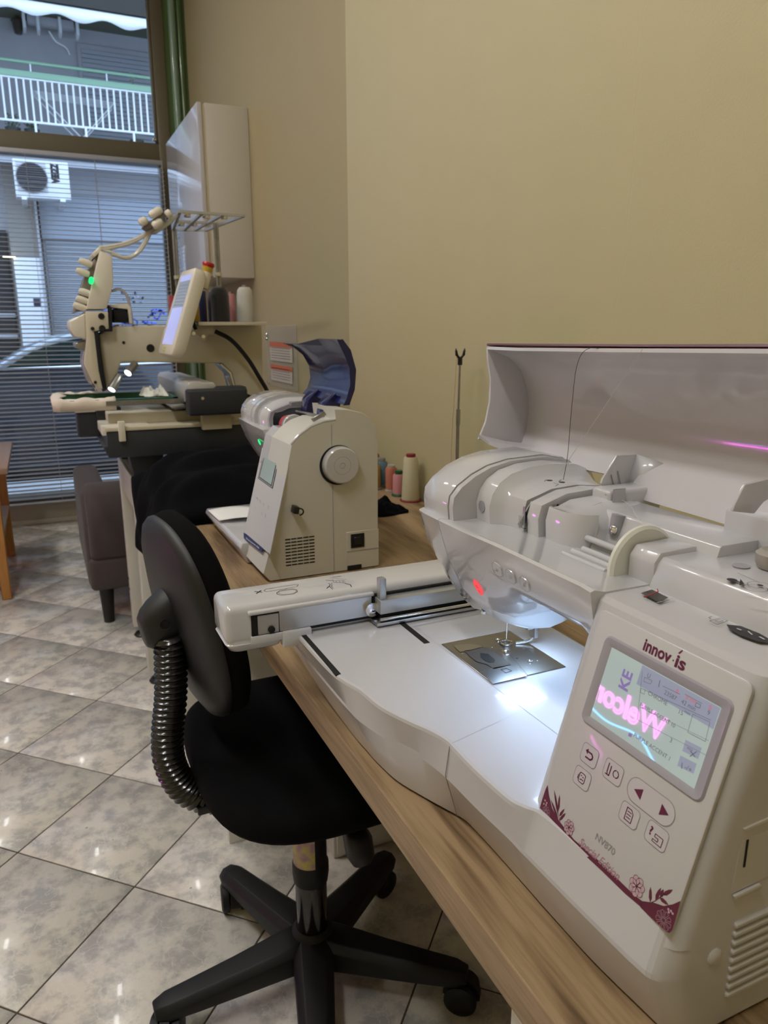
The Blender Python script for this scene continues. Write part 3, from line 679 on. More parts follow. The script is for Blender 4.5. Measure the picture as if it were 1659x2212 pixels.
# ================================================================== FRONT SEWING MACHINE
from mathutils.bvhtree import BVHTree
m1 = thing('sewing_machine', 'large white computerised sewing machine with floral maroon panel, lit screen and embroidery arm', 'sewing machine', (.42, .5, .75), group='white sewing machines on the desk')
front = [(.93, .252, .266, .290), (.80, .251, .263, .283), (.70, .253, .263, .281), (.665, .258, .264, .282), (.64, .265, .266, .283), (.60, .270, .276, .288), (.565, .282, .290, .300), (.54, .293, .2955, .310), (.52, .2985, .298, .318), (.505, .2985, .299, .320), (.47, .298, .300, .321), (.425, .3005, .303, .321), (.41, .306, .303, .321), (.395, .3125, .3035, .321), (.34, .3155, .305, .322), (.295, .3155, .307, .326)]
def plan(col, z, ins=0.0):
    pts = bez([V((f[col]+ins, f[0], z)) for f in front], 102)
    cx = pts[-1].x; R_ = .018
    for a in (12, 24, 36, 48, 60, 70, 80, 90): t = math.radians(a); pts.append(V((cx+.001+R_*(1-math.cos(t))*1.2, .2835-.0170*math.sin(t)+ins*.2, z)))
    pts += [V((.50, .2662+ins*.3, z)), V((.545-ins, .280, z)), V((.545-ins, .915, z)), V((.53, .93-ins, z)), V((.30, .935-ins, z))]
    return pts
bm = NB(); loft(bm, [plan(3, .7515, .004), plan(3, .7535), plan(2, .803), plan(2, .807), plan(1, .8365), plan(1, .8395, .0008), plan(1, .8405, .0035)])
base = part('bed', bm, white, m1, smooth=13)
bvh_bed = None
# column with the slanted front
def colring(z, x0, y0=.2665, y1=.418, r=.012, xr=.545):
    out = []
    for cx, cy, a0, rr in ((xr-.012, y1-.012, 0, .012), (x0+r, y1-r, 90, r), (x0+.016, y0+.016, 180, .016), (xr-.012, y0+.012, 270, .012)):
        for k in range(7):
            a = math.radians(a0+90*k/6); out.append(V((cx+rr*math.cos(a), cy+rr*math.sin(a), z)))
    return out
fx = lambda z: .3192+.2996*(z-.842)
bm = NB(); loft(bm, [colring(.826, .3145), colring(.840, fx(.840)), colring(.846, fx(.846)), colring(.88, fx(.88)), colring(.95, fx(.95), .2645), colring(.995, fx(.995), .263), colring(1.000, fx(.998)+.001, .2635), colring(1.003, fx(1.0)+.005, .2665, xr=.54)])
column = part('column', bm, white, m1, smooth=35)
# right side face panel (matt) with usb recess, vents, dimple
sidep = m1
bm = NB(); prism(bm, [(x, .2661, z) for x, z in ((.366, .902), (.400, .902), (.396, .858), (.360, .856), (.362, .885))], (0, .002, 0)); rc = part('port_recess', bm, white_m, m1)
part('port_slot', BX(.367, .3690, .2655, .2662, .873, .893, b=.0004, seg=1), slotm, rc)
bm = NB(); prism(bm, [(.360, .2640, .8555), (.384, .2640, .8565), (.386, .2640, .8530), (.362, .2640, .8520)], (0, .0025, 0)); bev(bm, .001, 2); part('port_shelf', bm, white_m, rc)
bm = NB(); prism(bm, [(.362, .2645, .903), (.400, .2645, .905), (.400, .2645, .9035), (.364, .2645, .9015)], (0, .002, 0)); part('port_brow', bm, side_p, rc)
for k in range(9):
    x0 = .360+.002*(k % 1); z = .774+k*.0068
    part('vent_rib', BX(.366, .50, .2640, .2675, z, z+.0038, b=.0010, seg=1), white_m, m1)
bm = NB(); lathe(bm, [(0, 0), (.006, 0), (.006, .001), (.0035, .0025), (0, .0025)], (.352, .2668, .812), (0, -1, 0), 18); part('screw_plug', bm, white_g, m1)

# panel ------------------------------------------------------
PO = V((.318, .406, .842)); PU = V((0, -1, 0)); PV = V((.2996, 0, 1)).normalized(); PN_ = PV.cross(PU).normalized()
if PN_.x > 0: PN_ = -PN_
def PM(u, v, h=0.0): return PO + PU*u + PV*v + PN_*(h+.0004)
def UV(px, py):
    d = ray(px, py); n = PN_; t = (PO-CAM).dot(n)/d.dot(n); p = CAM+d*t-PO; return (p.dot(PU), p.dot(PV))
bm = NB(); ol = rrect(0, .1345, -.004, .1605, .006); loft(bm, [[PM(u, v, -.002) for u, v in ol], [PM(u, v, .0002) for u, v in ol], [PM(.067+(u-.067)*.992, .078+(v-.078)*.993, .0006) for u, v in ol]])
panel = part('control_panel', bm, panel_m, m1)
def PH(h0): return lambda u, v, h: PM(u, v, h0+h)
# bezel ring
L0, L1, B0, B1 = .0225, .1195, .0845, .1385
bm = NB()
o1 = rrect(L0-.0085, L1+.0085, B0-.0065, B1+.0075, .006); o2 = rrect(L0-.0025, L1+.0025, B0-.0025, B1+.0025, .002); o3 = rrect(L0, L1, B0, B1, .0006)
loft(bm, [[PM(u, v, .0004) for u, v in o1], [PM(u, v, .0022) for u, v in rrect(L0-.007, L1+.007, B0-.005, B1+.006, .005)], [PM(u, v, .0018) for u, v in o2], [PM(u, v, .0007) for u, v in o3]], cap=False)
part('screen_bezel', bm, bezel_m, panel)
bm = NB(); flat(bm, o3, PH(.0007)); scr = part('screen', bm, lcd_m, panel, smooth=None)
bm = NB(); flat(bm, [(L0+.031, B1-.0005), (L0+.031, B1-.0145), (L1-.0005, B1-.0145), (L1-.0005, B1-.0005)], PH(.0009)); part('screen_header', bm, lcd_h, scr, smooth=None)
def ptx(s, px, py, size, m, width=None, ang=0, h=.0011, offset=0, shear=0, par=None, name='lettering'):
    u0, v0 = UV(px, py); ca, sa = math.cos(ang), math.sin(ang)
    return text(s, size, lambda u, v, hh: PM(u0+u*ca-v*sa, v0+u*sa+v*ca, h), m, par or panel, width=width, offset=offset, shear=shear, name=name)
ptx('CHROME', 1402, 1500, .0042, lcd_ink, par=scr)
ptx('23587', 1437, 1499, .0042, lcd_ink, par=scr); ptx('0', 1462, 1497, .0042, lcd_red, par=scr)
ptx('42 min', 1474, 1519, .0042, lcd_ink, par=scr); ptx('0 min', 1484, 1509, .0038, lcd_red, par=scr)
ptx('0', 1533, 1532, .0042, lcd_red, par=scr); ptx('9', 1530, 1543, .0042, lcd_ink, par=scr)
ptx('15', 1467, 1540, .0042, lcd_ink, par=scr); ptx('min', 1481, 1539, .0032, lcd_ink, par=scr)
ptx('PURPLE ACCENT 10', 1385, 1526, .0040, lcd_ink, par=scr, width=.031)
ptx('3', 1449, 1602, .0042, lcd_ink, par=scr)
ptx('PURPLE ACCENT 1', 1372, 1591, .0040, lcd_ink, par=scr, width=.032)
ptx('U', 1400, 1462, .0044, lcd_ink, par=scr); ptx('-/+', 1481, 1660, .0048, lcd_ink, par=scr); ptx('xxx', 1487, 1617, .003, lcd_ink, par=scr)
ptx('KE', 1357, 1497, .0125, lcd_vio, par=scr, ang=math.radians(90), offset=.00035)
bm = NB()
def pl(pts, wd, closed=False, h=.0011, b=None): stroke(b or bm, [UV(*p) for p in pts], PH(h), wd, closed=closed)
pl([(1391, 1451), (1380, 1555)], .0003); pl([(1394, 1490), (1539, 1556)], .0003); pl([(1386, 1528), (1534, 1600)], .0002); pl([(1382, 1556), (1530, 1632)], .0002)
pl([(1388, 1487), (1397, 1491), (1395, 1500), (1387, 1496)], .0003, True); pl([(1500, 1543), (1537, 1560), (1527, 1602), (1489, 1582)], .0003, True)
pl([(1396, 1463), (1412, 1471), (1408, 1478), (1394, 1472)], .0003, True); pl([(1429, 1470), (1426, 1484)], .0006); pl([(1435, 1482), (1472, 1500)], .0003); pl([(1483, 1500), (1520, 1520)], .0003)
pl([(1507, 1518), (1517, 1523), (1515, 1530), (1505, 1526)], .0004, True)
pl([(1495, 1623), (1505, 1635)], .0006); pl([(1508, 1624), (1494, 1634)], .0006); pl([(1477, 1648), (1476, 1660)], .0006)
part('screen_drawing', bm, lcd_ink, scr, smooth=None)
bm = NB(); 
for q in ([(1484, 1598), (1519, 1616), (1511, 1640), (1477, 1622)], [(1473, 1632), (1508, 1650), (1501, 1672), (1466, 1654)]): flat(bm, [UV(*p) for p in q], PH(.0009))
part('screen_button', bm, lcd_h, scr, smooth=None)
bm = NB(); flat(bm, [UV(*p) for p in ((1362, 1583), (1369, 1586), (1367, 1593), (1360, 1590))], PH(.0011)); part('screen_swatch', bm, lcd_vio, scr, smooth=None)
# logo and writing
u0, v0 = UV(1391, 1401); u1, v1 = UV(1491, 1432)
text('innov', .0118, lambda u, v, h: PM(u0+u, .1478+v, .0008), maroon, panel, offset=.00035, width=.0245)
text('is', .0118, lambda u, v, h: PM(u0+.0285+u, .1478+v, .0008), maroon, panel, offset=.00035, width=.0085)
bm = NB(); bm2 = [(u0+.0260, .1508), (u0+.0267, .1516), (u0+.0274, .1508), (u0+.0267, .1500)]; flat(bm, bm2, PH(.0008)); flat(bm, [(u0+.0285, .1568), (u0+.0308, .1600), (u0+.0315, .1596), (u0+.0298, .1566)], PH(.0008)); part('logo_accent', bm, maroon, panel, smooth=None)
un, vn = UV(1288, 1812); text('NV870', .0068, lambda u, v, h: PM(un+u, vn+v, .0008), grey_ink, panel, width=.019, offset=.0001)
us, vs_ = UV(1255, 1812)
text('Special Edition', .0080, lambda u, v, h: PM(us+u, vs_-.0035+v, .0008), maroon_l, panel, shear=.45, width=.041, offset=.0001)
# membrane buttons
def sbtn(px, py, w_, h_, r=.003):
    u, v = UV(px, py); bm = NB(); o = rrect(u-w_/2, u+w_/2, v-h_/2, v+h_/2, r)
    loft(bm, [[PM(a, b, .0004) for a, b in o], [PM(u+(a-u)*.97, v+(b-v)*.97, .0009) for a, b in o]]); k = part('membrane_button', bm, panel_m, panel)
    bm = NB(); stroke(bm, o, PH(.00095), .0004, closed=True); part('button_outline', bm, grey_ink, k, smooth=None); return k, u, v
k1, u, v = sbtn(1276, 1632, .0165, .0140)
bm = NB(); stroke(bm, [(u-.003, v+.002), (u+.002, v+.002), (u+.0035, v+.0005), (u+.0035, v-.001), (u+.002, v-.0025), (u-.003, v-.0025)], PH(.0011), .0012); flat(bm, [(u-.0045, v+.002), (u-.002, v+.0042), (u-.002, v-.0002)], PH(.0011)); part('arrow_print', bm, maroon, k1, smooth=None)
k2, u, v = sbtn(1327, 1668, .0175, .0140)
bm = NB(); stroke(bm, [(u-.005, v+.004), (u-.005, v-.002), (u-.004, v-.004)], PH(.0011), .0008); stroke(bm, [(u-.0025, v+.003), (u-.0025, v-.004), (u-.006, v-.004)], PH(.0011), .0008)
for s_ in (1, -1): stroke(bm, [(u+.003+.0025*math.cos(math.radians(a))*s_, v+.0025*math.sin(math.radians(a))*s_) for a in range(100, 261, 20)], PH(.0011), .0007)
part('needle_print', bm, maroon, k2, smooth=None)
k3, u, v = sbtn(1260, 1681, .0165, .0135)
bm = NB(); stroke(bm, rrect(u-.003, u+.003, v-.0035, v+.0035, .0015), PH(.0011), .0006, closed=True); stroke(bm, [(u-.004, v+.001), (u-.004, v-.002)], PH(.0011), .0006)
for a, b in ((-.001, .0015), (.001, .001), (0, -.001), (-.0012, -.0015), (.0014, -.0012)): stroke(bm, [(u+a-.0004, v+b), (u+a+.0004, v+b)], PH(.0011), .0007)
part('hoop_print', bm, maroon, k3, smooth=None)
ua, va = UV(1382, 1713); ub, vb = UV(1438, 1752); v = (va+vb)/2
u = (ua+ub)/2; bm = NB(); o = rrect(ua-.010, ub+.0085, v-.0085, v+.0085, .0084, 8)
loft(bm, [[PM(a, b, .0004) for a, b in o], [PM(u+(a-u)*.98, v+(b-v)*.97, .0009) for a, b in o]]); k4 = part('membrane_button', bm, panel_m, panel)
bm = NB(); stroke(bm, o, PH(.00095), .0004, closed=True); part('button_outline', bm, grey_ink, k4, smooth=None)
bm = NB(); flat(bm, [(ua-.004, v), (ua+.003, v+.0038), (ua+.003, v-.0038)], PH(.0011)); flat(bm, [(ub+.004, v), (ub-.003, v+.0038), (ub-.003, v-.0038)], PH(.0011)); part('arrow_print', bm, maroon, k4, smooth=None)
k5, u, v = sbtn(1362, 1761, .0165, .0135)
bm = NB(); stroke(bm, [(u-.003, v+.0042), (u+.001, v+.0042), (u+.003, v+.002), (u+.003, v-.0042), (u-.003, v-.0042)], PH(.0011), .0006, closed=True)
for b in (.002, 0, -.002): stroke(bm, [(u-.0018, v+b), (u+.0016, v+b)], PH(.0011), .0006)
part('list_print', bm, maroon, k5, smooth=None)
k6, u, v = sbtn(1421, 1806, .0175, .0140)
text('?', .008, lambda a, b, h: PM(u-.0062+a, v-.0018+b, .0011), maroon, k6, offset=.0002)
bm = NB(); stroke(bm, [(u-.001, v+.001), (u+.0055, v+.001), (u+.0055, v-.0045), (u-.002, v-.0045), (u-.002, v-.003), (u+.002, v-.003), (u+.002, v-.001), (u-.001, v-.001)], PH(.0011), .0005, closed=True); part('machine_print', bm, maroon, k6, smooth=None)
# floral decoration
def Z6(a, b): return UV(1100+a/2.766, 1250+b/2.766)
bm = NB()
flat(bm, [Z6(*p) for p in ((182, 1400), (200, 1330), (222, 1262), (236, 1232), (243, 1290), (262, 1370), (300, 1440), (345, 1500), (395, 1560), (395, 1595), (330, 1545), (250, 1480), (190, 1432))], PH(.0007))
flat(bm, [Z6(*p) for p in ((395, 1560), (560, 1700), (700, 1838), (760, 1895), (800, 1925), (795, 1962), (700, 1882), (560, 1745), (395, 1595))], PH(.0007))
flat(bm, [Z6(*p) for p in ((795, 1925), (870, 1935), (930, 1955), (985, 1945), (1030, 1925), (1015, 1985), (1000, 2040), (982, 2098), (966, 2118), (945, 2108), (880, 2050), (790, 1962))], PH(.0007))
part('corner_print', bm, maroon, panel, smooth=None)
def leafp(bm, a, b, wd):
    a = V((*a, 0)); b = V((*b, 0)); d = b-a; t = V((-d.y, d.x, 0)).normalized()*wd
    flat(bm, [(p.x, p.y) for p in (a, a+d*.3+t, a+d*.7+t*.8, b, a+d*.7-t*.8, a+d*.3-t)], PH(.00075))
for (x0, y0, x1, y1) in ((300, 1415, 275, 1262), (300, 1390, 308, 1290), (305, 1420, 338, 1375), (300, 1440, 255, 1320), (305, 1445, 345, 1400), (290, 1470, 262, 1440)): bm = NB(); leafp(bm, Z6(x0, y0), Z6(x1, y1), .0011); part('leaf_print', bm, maroon, panel, smooth=None)
bm = NB()
stroke(bm, [Z6(*p) for p in ((285, 1300), (293, 1380), (310, 1450))], PH(.00075), .0005)
stroke(bm, [Z6(*p) for p in ((830, 1945), (880, 1925), (940, 1880))], PH(.00075), .0005); bm_st = bm
for (x0, y0, x1, y1) in ((850, 1935, 852, 1840), (880, 1920, 915, 1845), (910, 1905, 930, 1855), (925, 1890, 985, 1858), (905, 1905, 960, 1950), (860, 1940, 900, 1990)): bm = NB(); leafp(bm, Z6(x0, y0), Z6(x1, y1), .0013); part('leaf_print', bm, maroon, panel, smooth=None)
bm = bm_st
part('stem_print', bm, maroon, panel, smooth=None)
for (cx_, cy_, R_, tilt_) in ((365, 1487, 40, 0), (770, 1838, 50, 1)):
    cu_, cv_ = Z6(cx_, cy_); e_ = Z6(cx_+R_, cy_); R2 = .0062 if tilt_ else .0050
    fb = NB(); ob = NB()
    for k in range(7):
        a = k*2*math.pi/7+.3; c = (cu_+R2*.55*math.cos(a), cv_+R2*.62*math.sin(a))
        pts = [(c[0]+R2*.5*math.cos(t)*math.cos(a)-R2*.42*math.sin(t)*math.sin(a), c[1]+R2*.5*math.cos(t)*math.sin(a)+R2*.42*math.sin(t)*math.cos(a)) for t in [i*math.pi/6 for i in range(12)]]
        flat(fb, pts, PH(.0008+.00002*k)); stroke(ob, pts, PH(.0010), .00022, closed=True)
        stroke(ob, [(cu_, cv_), (cu_+R2*.7*math.cos(a), cv_+R2*.7*math.sin(a))], PH(.0010), .00025)
    part('flower_print', fb, blush, panel, smooth=None); part('flower_outline', ob, maroon, panel, smooth=None)
bm = NB()
for (cx_, cy_, R2) in ((228, 1395, .0040), (930, 2040, .0055)):
    cu_, cv_ = Z6(cx_, cy_)
    for k in range(9):
        a = k*2*math.pi/9; stroke(bm, [(cu_+R2*.2*math.cos(a), cv_+R2*.2*math.sin(a)), (cu_+R2*math.cos(a-.25), cv_+R2*math.sin(a-.25)), (cu_+R2*1.08*math.cos(a), cv_+R2*1.08*math.sin(a)), (cu_+R2*math.cos(a+.25), cv_+R2*math.sin(a+.25)), (cu_+R2*.2*math.cos(a), cv_+R2*.2*math.sin(a))], PH(.0009), .00018)
for (x0, y0) in ((222, 1325), (232, 1340), (215, 1345), (228, 1352), (960, 1975), (975, 1985), (962, 1992), (985, 2000)):
    c = Z6(x0, y0); flat(bm, [(c[0]+.0008*math.cos(t), c[1]+.0008*math.sin(t)) for t in [i*math.pi/4 for i in range(8)]], PH(.0009))
part('fine_flower_print', bm, blush, panel, smooth=None)

# arm and head --------------------------------------------------
def hring(Y, T, M1, Cf, Bf, zb, xb=.543, s=0.0):
    pts = [T, ((T[0]*.55+M1[0]*.45), (T[1]*.55+M1[1]*.45)), M1, Cf, ((Cf[0]+Bf[0])/2-.001, (Cf[1]+Bf[1])/2-.001), Bf, (Bf[0]+.012, zb), (xb-.022, zb), (xb-.004, zb+.010), (xb, zb+.03), (xb, .985), (xb-.004, 1.003), (T[0]+.014, 1.0045), (T[0]+.004, T[1]+.0012)]
    return [V((x, Y, z)) for x, z in pts]
bm = NB(); loft(bm, [hring(.7225, (.384, .998), (.396, .968), (.420, .935), (.455, .908), .900, .530), hring(.719, (.3735, 1.002), (.384, .966), (.405, .930), (.436, .894), .882, .538), hring(.710, (.368, 1.003), (.380, .965), (.401, .928), (.430, .887), .875), hring(.69, (.364, 1.004), (.377, .964), (.398, .926), (.428, .890), .880), hring(.6565, (.3615, 1.005), (.3745, .964), (.394, .926), (.422, .897), .889)])
endcap = part('head_end_cap', bm, white_g, m1, smooth=30)
bm = NB(); AR = [hring(.6550, (.3613, 1.0052), (.3743, .964), (.394, .926), (.422, .897), .889), hring(.625, (.3600, 1.006), (.3735, .965), (.392, .929), (.416, .903), .896), hring(.603, (.3595, 1.006), (.372, .967), (.390, .934), (.412, .912), .905), hring(.588, (.3592, 1.0065), (.371, .970), (.388, .939), (.408, .920), .913), hring(.572, (.359, 1.007), (.370, .973), (.384, .948), (.402, .932), .926), hring(.556, (.3587, 1.0075), (.3675, .979), (.378, .961), (.392, .944), .939), hring(.538, (.3585, 1.008), (.366, .984), (.374, .970), (.386, .959), .954), hring(.44, (.3583, 1.008), (.365, .986), (.373, .971), (.385, .961), .957), hring(.425, (.3585, 1.008), (.366, .984), (.374, .966), (.383, .954), .949), hring(.414, (.3600, 1.006), (.366, .975), (.372, .952), (.380, .935), .930)]
loft(bm, AR); arm = part('arm_shell', bm, white_g, m1, smooth=34)
bmA = NB(); loft(bmA, AR); bmesh.ops.recalc_face_normals(bmA, faces=bmA.faces); BV = BVHTree.FromBMesh(bmA); bmA.free()
def hitA(px, py, h=.0005):
    d = ray(px, py).normalized(); loc, n, i, dist = BV.ray_cast(CAM, d)
    if loc is None: return None, None
    if n.dot(d) > 0: n = -n
    return loc+n*h, n
def sdraw(bm, pts, wd, closed=False, h=.0006):
    H_ = [hitA(*p, h) for p in pts]
    for i in range(len(H_) if closed else len(H_)-1):
        (a, n), (b, _) = H_[i], H_[(i+1) % len(H_)]
        if a is None or b is None: continue
        d = (b-a).normalized(); t = n.cross(d)*wd*.5; e = d*wd*.25
        bm.faces.new([bm.verts.new(q) for q in (a-t-e, b-t+e, b+t+e, a+t-e)])
def Z3(a, b): return (930+a/4.74, 1220+b/4.74)
for cx_, cy_ in ((690, 45), (825, 118), (970, 198)):
    bm = NB(); ring_ = []
    for k in range(20):
        t = k*math.pi/10; x_ = 48*math.copysign(abs(math.cos(t))**.7, math.cos(t)); y_ = 62*math.copysign(abs(math.sin(t))**.7, math.sin(t)); ring_.append(Z3(cx_+x_*1.0+y_*.15, cy_+y_+x_*.62))
    hs = [hitA(*p, .0001)[0] for p in ring_]; cc, nn = hitA(*Z3(cx_, cy_), 0)
    loft(bm, [hs, [h_*.97+cc*.03+nn*.0009 for h_ in hs]]); bt = part('touch_button', bm, white_g, m1)
    bm = NB(); sdraw(bm, ring_, .0004, True, .0012); part('button_outline', bm, grey_ink, bt, smooth=None)
    bm = NB(); sdraw(bm, [Z3(cx_-8, cy_-18), Z3(cx_-2, cy_+2), Z3(cx_+12, cy_+22)], .0008, h=.0014); sdraw(bm, [Z3(cx_-12, cy_+8), Z3(cx_+12, cy_+14)], .0006, h=.0014); part('button_icon', bm, grey_ink, bt, smooth=None)
bm = NB(); ring_ = [Z3(493+ (34*math.cos(t))*1.0 + 62*math.sin(t)*.42*1.4, 228+78*math.sin(t)+34*math.cos(t)*.5) for t in [k*math.pi/12 for k in range(24)]]
hs = [hitA(*p, .0001)[0] for p in ring_]; cc, nn = hitA(*Z3(493, 228), 0)
if all(h_ is not None for h_ in hs):
    loft(bm, [hs, [h_*.93+cc*.07+nn*.0015 for h_ in hs]]); bt = part('start_button', bm, red_led, m1, 'round start button glowing red')
    bm = NB(); sdraw(bm, [Z3(482, 200), Z3(500, 222)], .0012, h=.0022); sdraw(bm, [Z3(507, 248), Z3(524, 268)], .0012, h=.0022); part('button_icon', bm, maroon, bt, smooth=None)
bm = NB()
sdraw(bm, [Z3(*p) for p in ((350, -20), (400, 10), (440, 50), (470, 100), (520, 110), (535, 150), (500, 165), (460, 130), (430, 80), (420, 40))], .0004)
sdraw(bm, [Z3(*p) for p in ((620, 75), (700, 130), (780, 175))], .0006)
part('embossed_line', bm, bezel_m, m1, smooth=None)
# lower lamp housing under the head
bm = NB(); LH = []
for Y, s_ in ((.664, .6), (.655, 1), (.62, 1.1), (.602, .9), (.597, .5)):
    LH.append([V((x, Y, z)) for x, z in ((.440-.030*s_, .915), (.444-.028*s_, .900), (.452-.018*s_, .892), (.462+.010*s_, .889), (.468+.03*s_, .892), (.468+.03*s_, .910))])
loft(bm, LH); part('lamp_housing', bm, mat('milky_plastic', (.72, .78, .84), .15, coat=.5), m1, smooth=50)
la = bpy.data.lights.new('needle_lamp', 'AREA'); la.shape = 'RECTANGLE'; la.size = .05; la.size_y = .03; la.energy = .10; la.color = (.52, .72, 1.0)
lo_ = bpy.data.objects.new('needle_lamp', la); COL.objects.link(lo_); lo_.location = V((.455, .625, .884))-V((.42, .5, .75)); lo_.parent = m1
lb = bpy.data.lights.new('arm_lamp', 'AREA'); lb.shape = 'RECTANGLE'; lb.size = .03; lb.size_y = .10; lb.energy = .20; lb.color = (.50, .70, 1.0)
lo2 = bpy.data.objects.new('arm_lamp', lb); COL.objects.link(lo2); lo2.location = V((.430, .50, .950))-V((.42, .5, .75)); lo2.parent = m1
# upper head pieces
def dome(ys, prof, name, m, smooth=40):
    bm = NB(); loft(bm, [[V((x, y, z)) for x, z in prof(ins)] for y, ins in ys]); return part(name, bm, m, m1, smooth=smooth)
cp = lambda i: [(.374+i, 1.003), (.3725+i, 1.018), (.374+i, 1.029), (.383+i*.9, 1.040-i*.5), (.40+i*.6, 1.0515-i), (.42, 1.0595-i), (.445, 1.0645-i), (.49, 1.066-i), (.52, 1.060-i), (.538-i*.5, 1.045-i), (.542-i*.5, 1.003)]
dome([(.7175, .010), (.7135, .003), (.708, 0), (.659, 0), (.657, .001)], cp, 'head_top_cap', white_g, 50)
dome([(.6555, .002), (.6475, .002)], cp, 'cap_edge_arch', white, 50)
d1 = lambda i: [(.404+i, 1.003), (.4025+i, 1.022), (.406+i, 1.035), (.414+i*.8, 1.046-i*.6), (.428+i*.4, 1.0545-i), (.45, 1.0595-i), (.48, 1.061-i), (.51, 1.058-i), (.53, 1.050-i), (.541, 1.003)]
dome([(.6470, 0), (.622, 0), (.615, .010), (.607, .0145), (.586, .0148), (.5845, .0155)], d1, 'thread_cover', white_g, 34)
dome([(.578, .0155), (.577, .0148), (.562, .0148), (.5605, .0155)], d1, 'thread_cover', white_g, 34)
dome([(.646, .027), (.548, .034)], d1, 'inner_frame', slotm)
dome([(.5565, .024), (.555, .020), (.535, .019), (.522, .023), (.513, .031), (.5085, .040)], d1, 'tension_dome', white_g, 60)
bm = NB(); lathe(bm, [(0, 0), (.006, 0), (.006, .0006), (0, .0006)], (.4027, .636, 1.020), (-1, 0, 0), 18); part('screw_recess', bm, bezel_m, m1)
# take-up lever and slot markings
bm = NB(); prism(bm, [atY(1120, 1133, .5805), atY(1123, 1141, .5805), atY(1137, 1128, .5805), atY(1145, 1128, .5805), atY(1149, 1083, .5805)], (0, .0018, 0)); part('take_up_lever', bm, steel, m1)
bm = NB()
def MX(x): return lambda u, v, h: V((x, u, v))
for off, wd in ((.0052, .0005), (.0078, .0004)):
    stroke(bm, [(.5815+off, 1.016), (.5815+off, 1.004+off+.0006), (.5815+off*.7, 1.0055), (.5815, 1.0045), (.5815-off*.7, 1.0055), (.5815-off, 1.004+off+.0006), (.5815-off, 1.016)], lambda u, v, h: V((.4165, u, v+.0035)), wd)
part('thread_path_print', bm, ink, m1, smooth=None)
part('slot', BX(.4158, .4175, .5798, .5832, 1.0085, 1.030, b=.0008), steel, m1)
bm = NB(); lathe(bm, [(0, 0), (.0028, 0), (.0028, .0003), (0, .0003)], atZ(1187, 1038, 1.0612), n=12); lathe(bm, [(0, 0), (.0028, 0), (.0028, .0003), (0, .0003)], atZ(1214, 1042, 1.0612), n=12)
for a, b in (((1180, 1036), (1176, 1040)), ((1196, 1043), (1205, 1046)), ((1200, 1050), (1207, 1046)), ((1207, 1040), (1213, 1036))):
    p, q = atZ(*a, 1.0614), atZ(*b, 1.0614); stroke(bm, [(p.x, p.y), (q.x, q.y)], lambda u, v, h: V((u, v, 1.0614)), .0008)
part('step_number_print', bm, ink, m1, smooth=None)
# rear blocks, trough, spool pin
bm = NB(); box(bm, .476, .542, .530, .557, 1.0, 1.050); bev(bm, .004, 3); part('rear_block', bm, white, m1)
bm = NB(); prism(bm, [(.452, .535, 1.003), (.4635, .535, 1.0345), (.4655, .535, 1.036), (.514, .535, 1.036), (.514, .535, 1.003)], (0, -.145, 0)); bev(bm, .0012, 2); rb = part('guide_block', bm, white, m1)
bm = NB(); tube(bm, [(.461, .500, 1.036), (.4585, .500, 1.018)], .0062, 16); part('guide_notch', bm, bezel_m, rb)
bm = NB(); lathe(bm, [(0, 0), (.0042, 0), (.0042, .0016), (.0028, .0026), (0, .0026)], (.4545, .498, 1.023), (-1, 0, .3), 14); part('tension_disc', bm, chrome, rb)
bm = NB(); prism(bm, [atY(1308, 1068, .535), atY(1354, 1056, .535), atY(1345, 1082, .535), atY(1318, 1080, .535)], (0, .0015, 0)); box(bm, .478, .492, .527, .5285, 1.036, 1.052); part('thread_guide_plate', bm, steel, m1)
bm = NB(); lathe(bm, [(0, -.002), (.0045, -.002), (.0045, .002), (0, .002)], atY(1332, 1074, .533), (0, 1, 0), 14); part('guide_screw', bm, chrome, m1)
bm = NB()
for x, z, r_2 in ((.4075, 1.0045, .0022), (.418, 1.005, .0028), (.430, 1.0055, .0030), (.4415, 1.0065, .0032)):
    tube(bm, [(x, .508, z), (x, .452, z)], r_2, 10)
part('spool_rest_ribs', bm, white_g, m1)
bm = NB(); tube(bm, [(.437, .512, 1.014), (.437, .448, 1.014)], .0030, 14); part('spool_pin', bm, white, m1)
bm = NB(); lathe(bm, [(0, 0), (.032, 0), (.0345, .002), (.0345, .005), (.032, .0068), (0, .0068)], (.437, .4400, 1.008), (0, 1, 0), 36); part('spool_cap', bm, mat('ivory_plastic', (.70, .70, .62), .4), m1)
bm = NB(); prism(bm, [(.418, .4385, 1.0), (.418, .4385, 1.022), (.424, .4385, 1.030), (.462, .4385, 1.031), (.466, .4385, 1.0)], (0, -.028, 0)); bev(bm, .002, 2); part('pin_bracket', bm, white, m1)
bm = NB(); prism(bm, [(.414, .412, 1.0), (.422, .412, 1.022), (.426, .412, 1.0265), (.542, .412, 1.0275), (.542, .412, 1.0)], (0, -.142, 0)); bev(bm, .002, 2); plf = part('winder_platform', bm, white, m1)
bm = NB(); lathe(bm, [(0, 0), (.0062, 0), (.0062, .0006), (0, .0006)], atZ(1601, 1223, 1.0272), n=20); part('pin_hole', bm, bezel_m, plf)
c_ = atZ(1651, 1225, 1.0275); bm = NB(); lathe(bm, [(0, 0), (.010, 0), (.0125, .004), (.0128, .011), (.009, .014), (.006, .012), (0, .012)], (c_.x+.004, c_.y-.004, 1.0275), n=24); part('bobbin_winder', bm, mat('beige_grey_plastic', (.36, .33, .29), .35), plf)
bm = NB(); mz = lambda u, v, h: V((u, v, 1.0281))
def wz_(b, pts, wd, closed=False, z=1.0275, mf=None): stroke(b, [(atZ(*p, z).x, atZ(*p, z).y) for p in pts], mf or mz, wd, closed=closed)
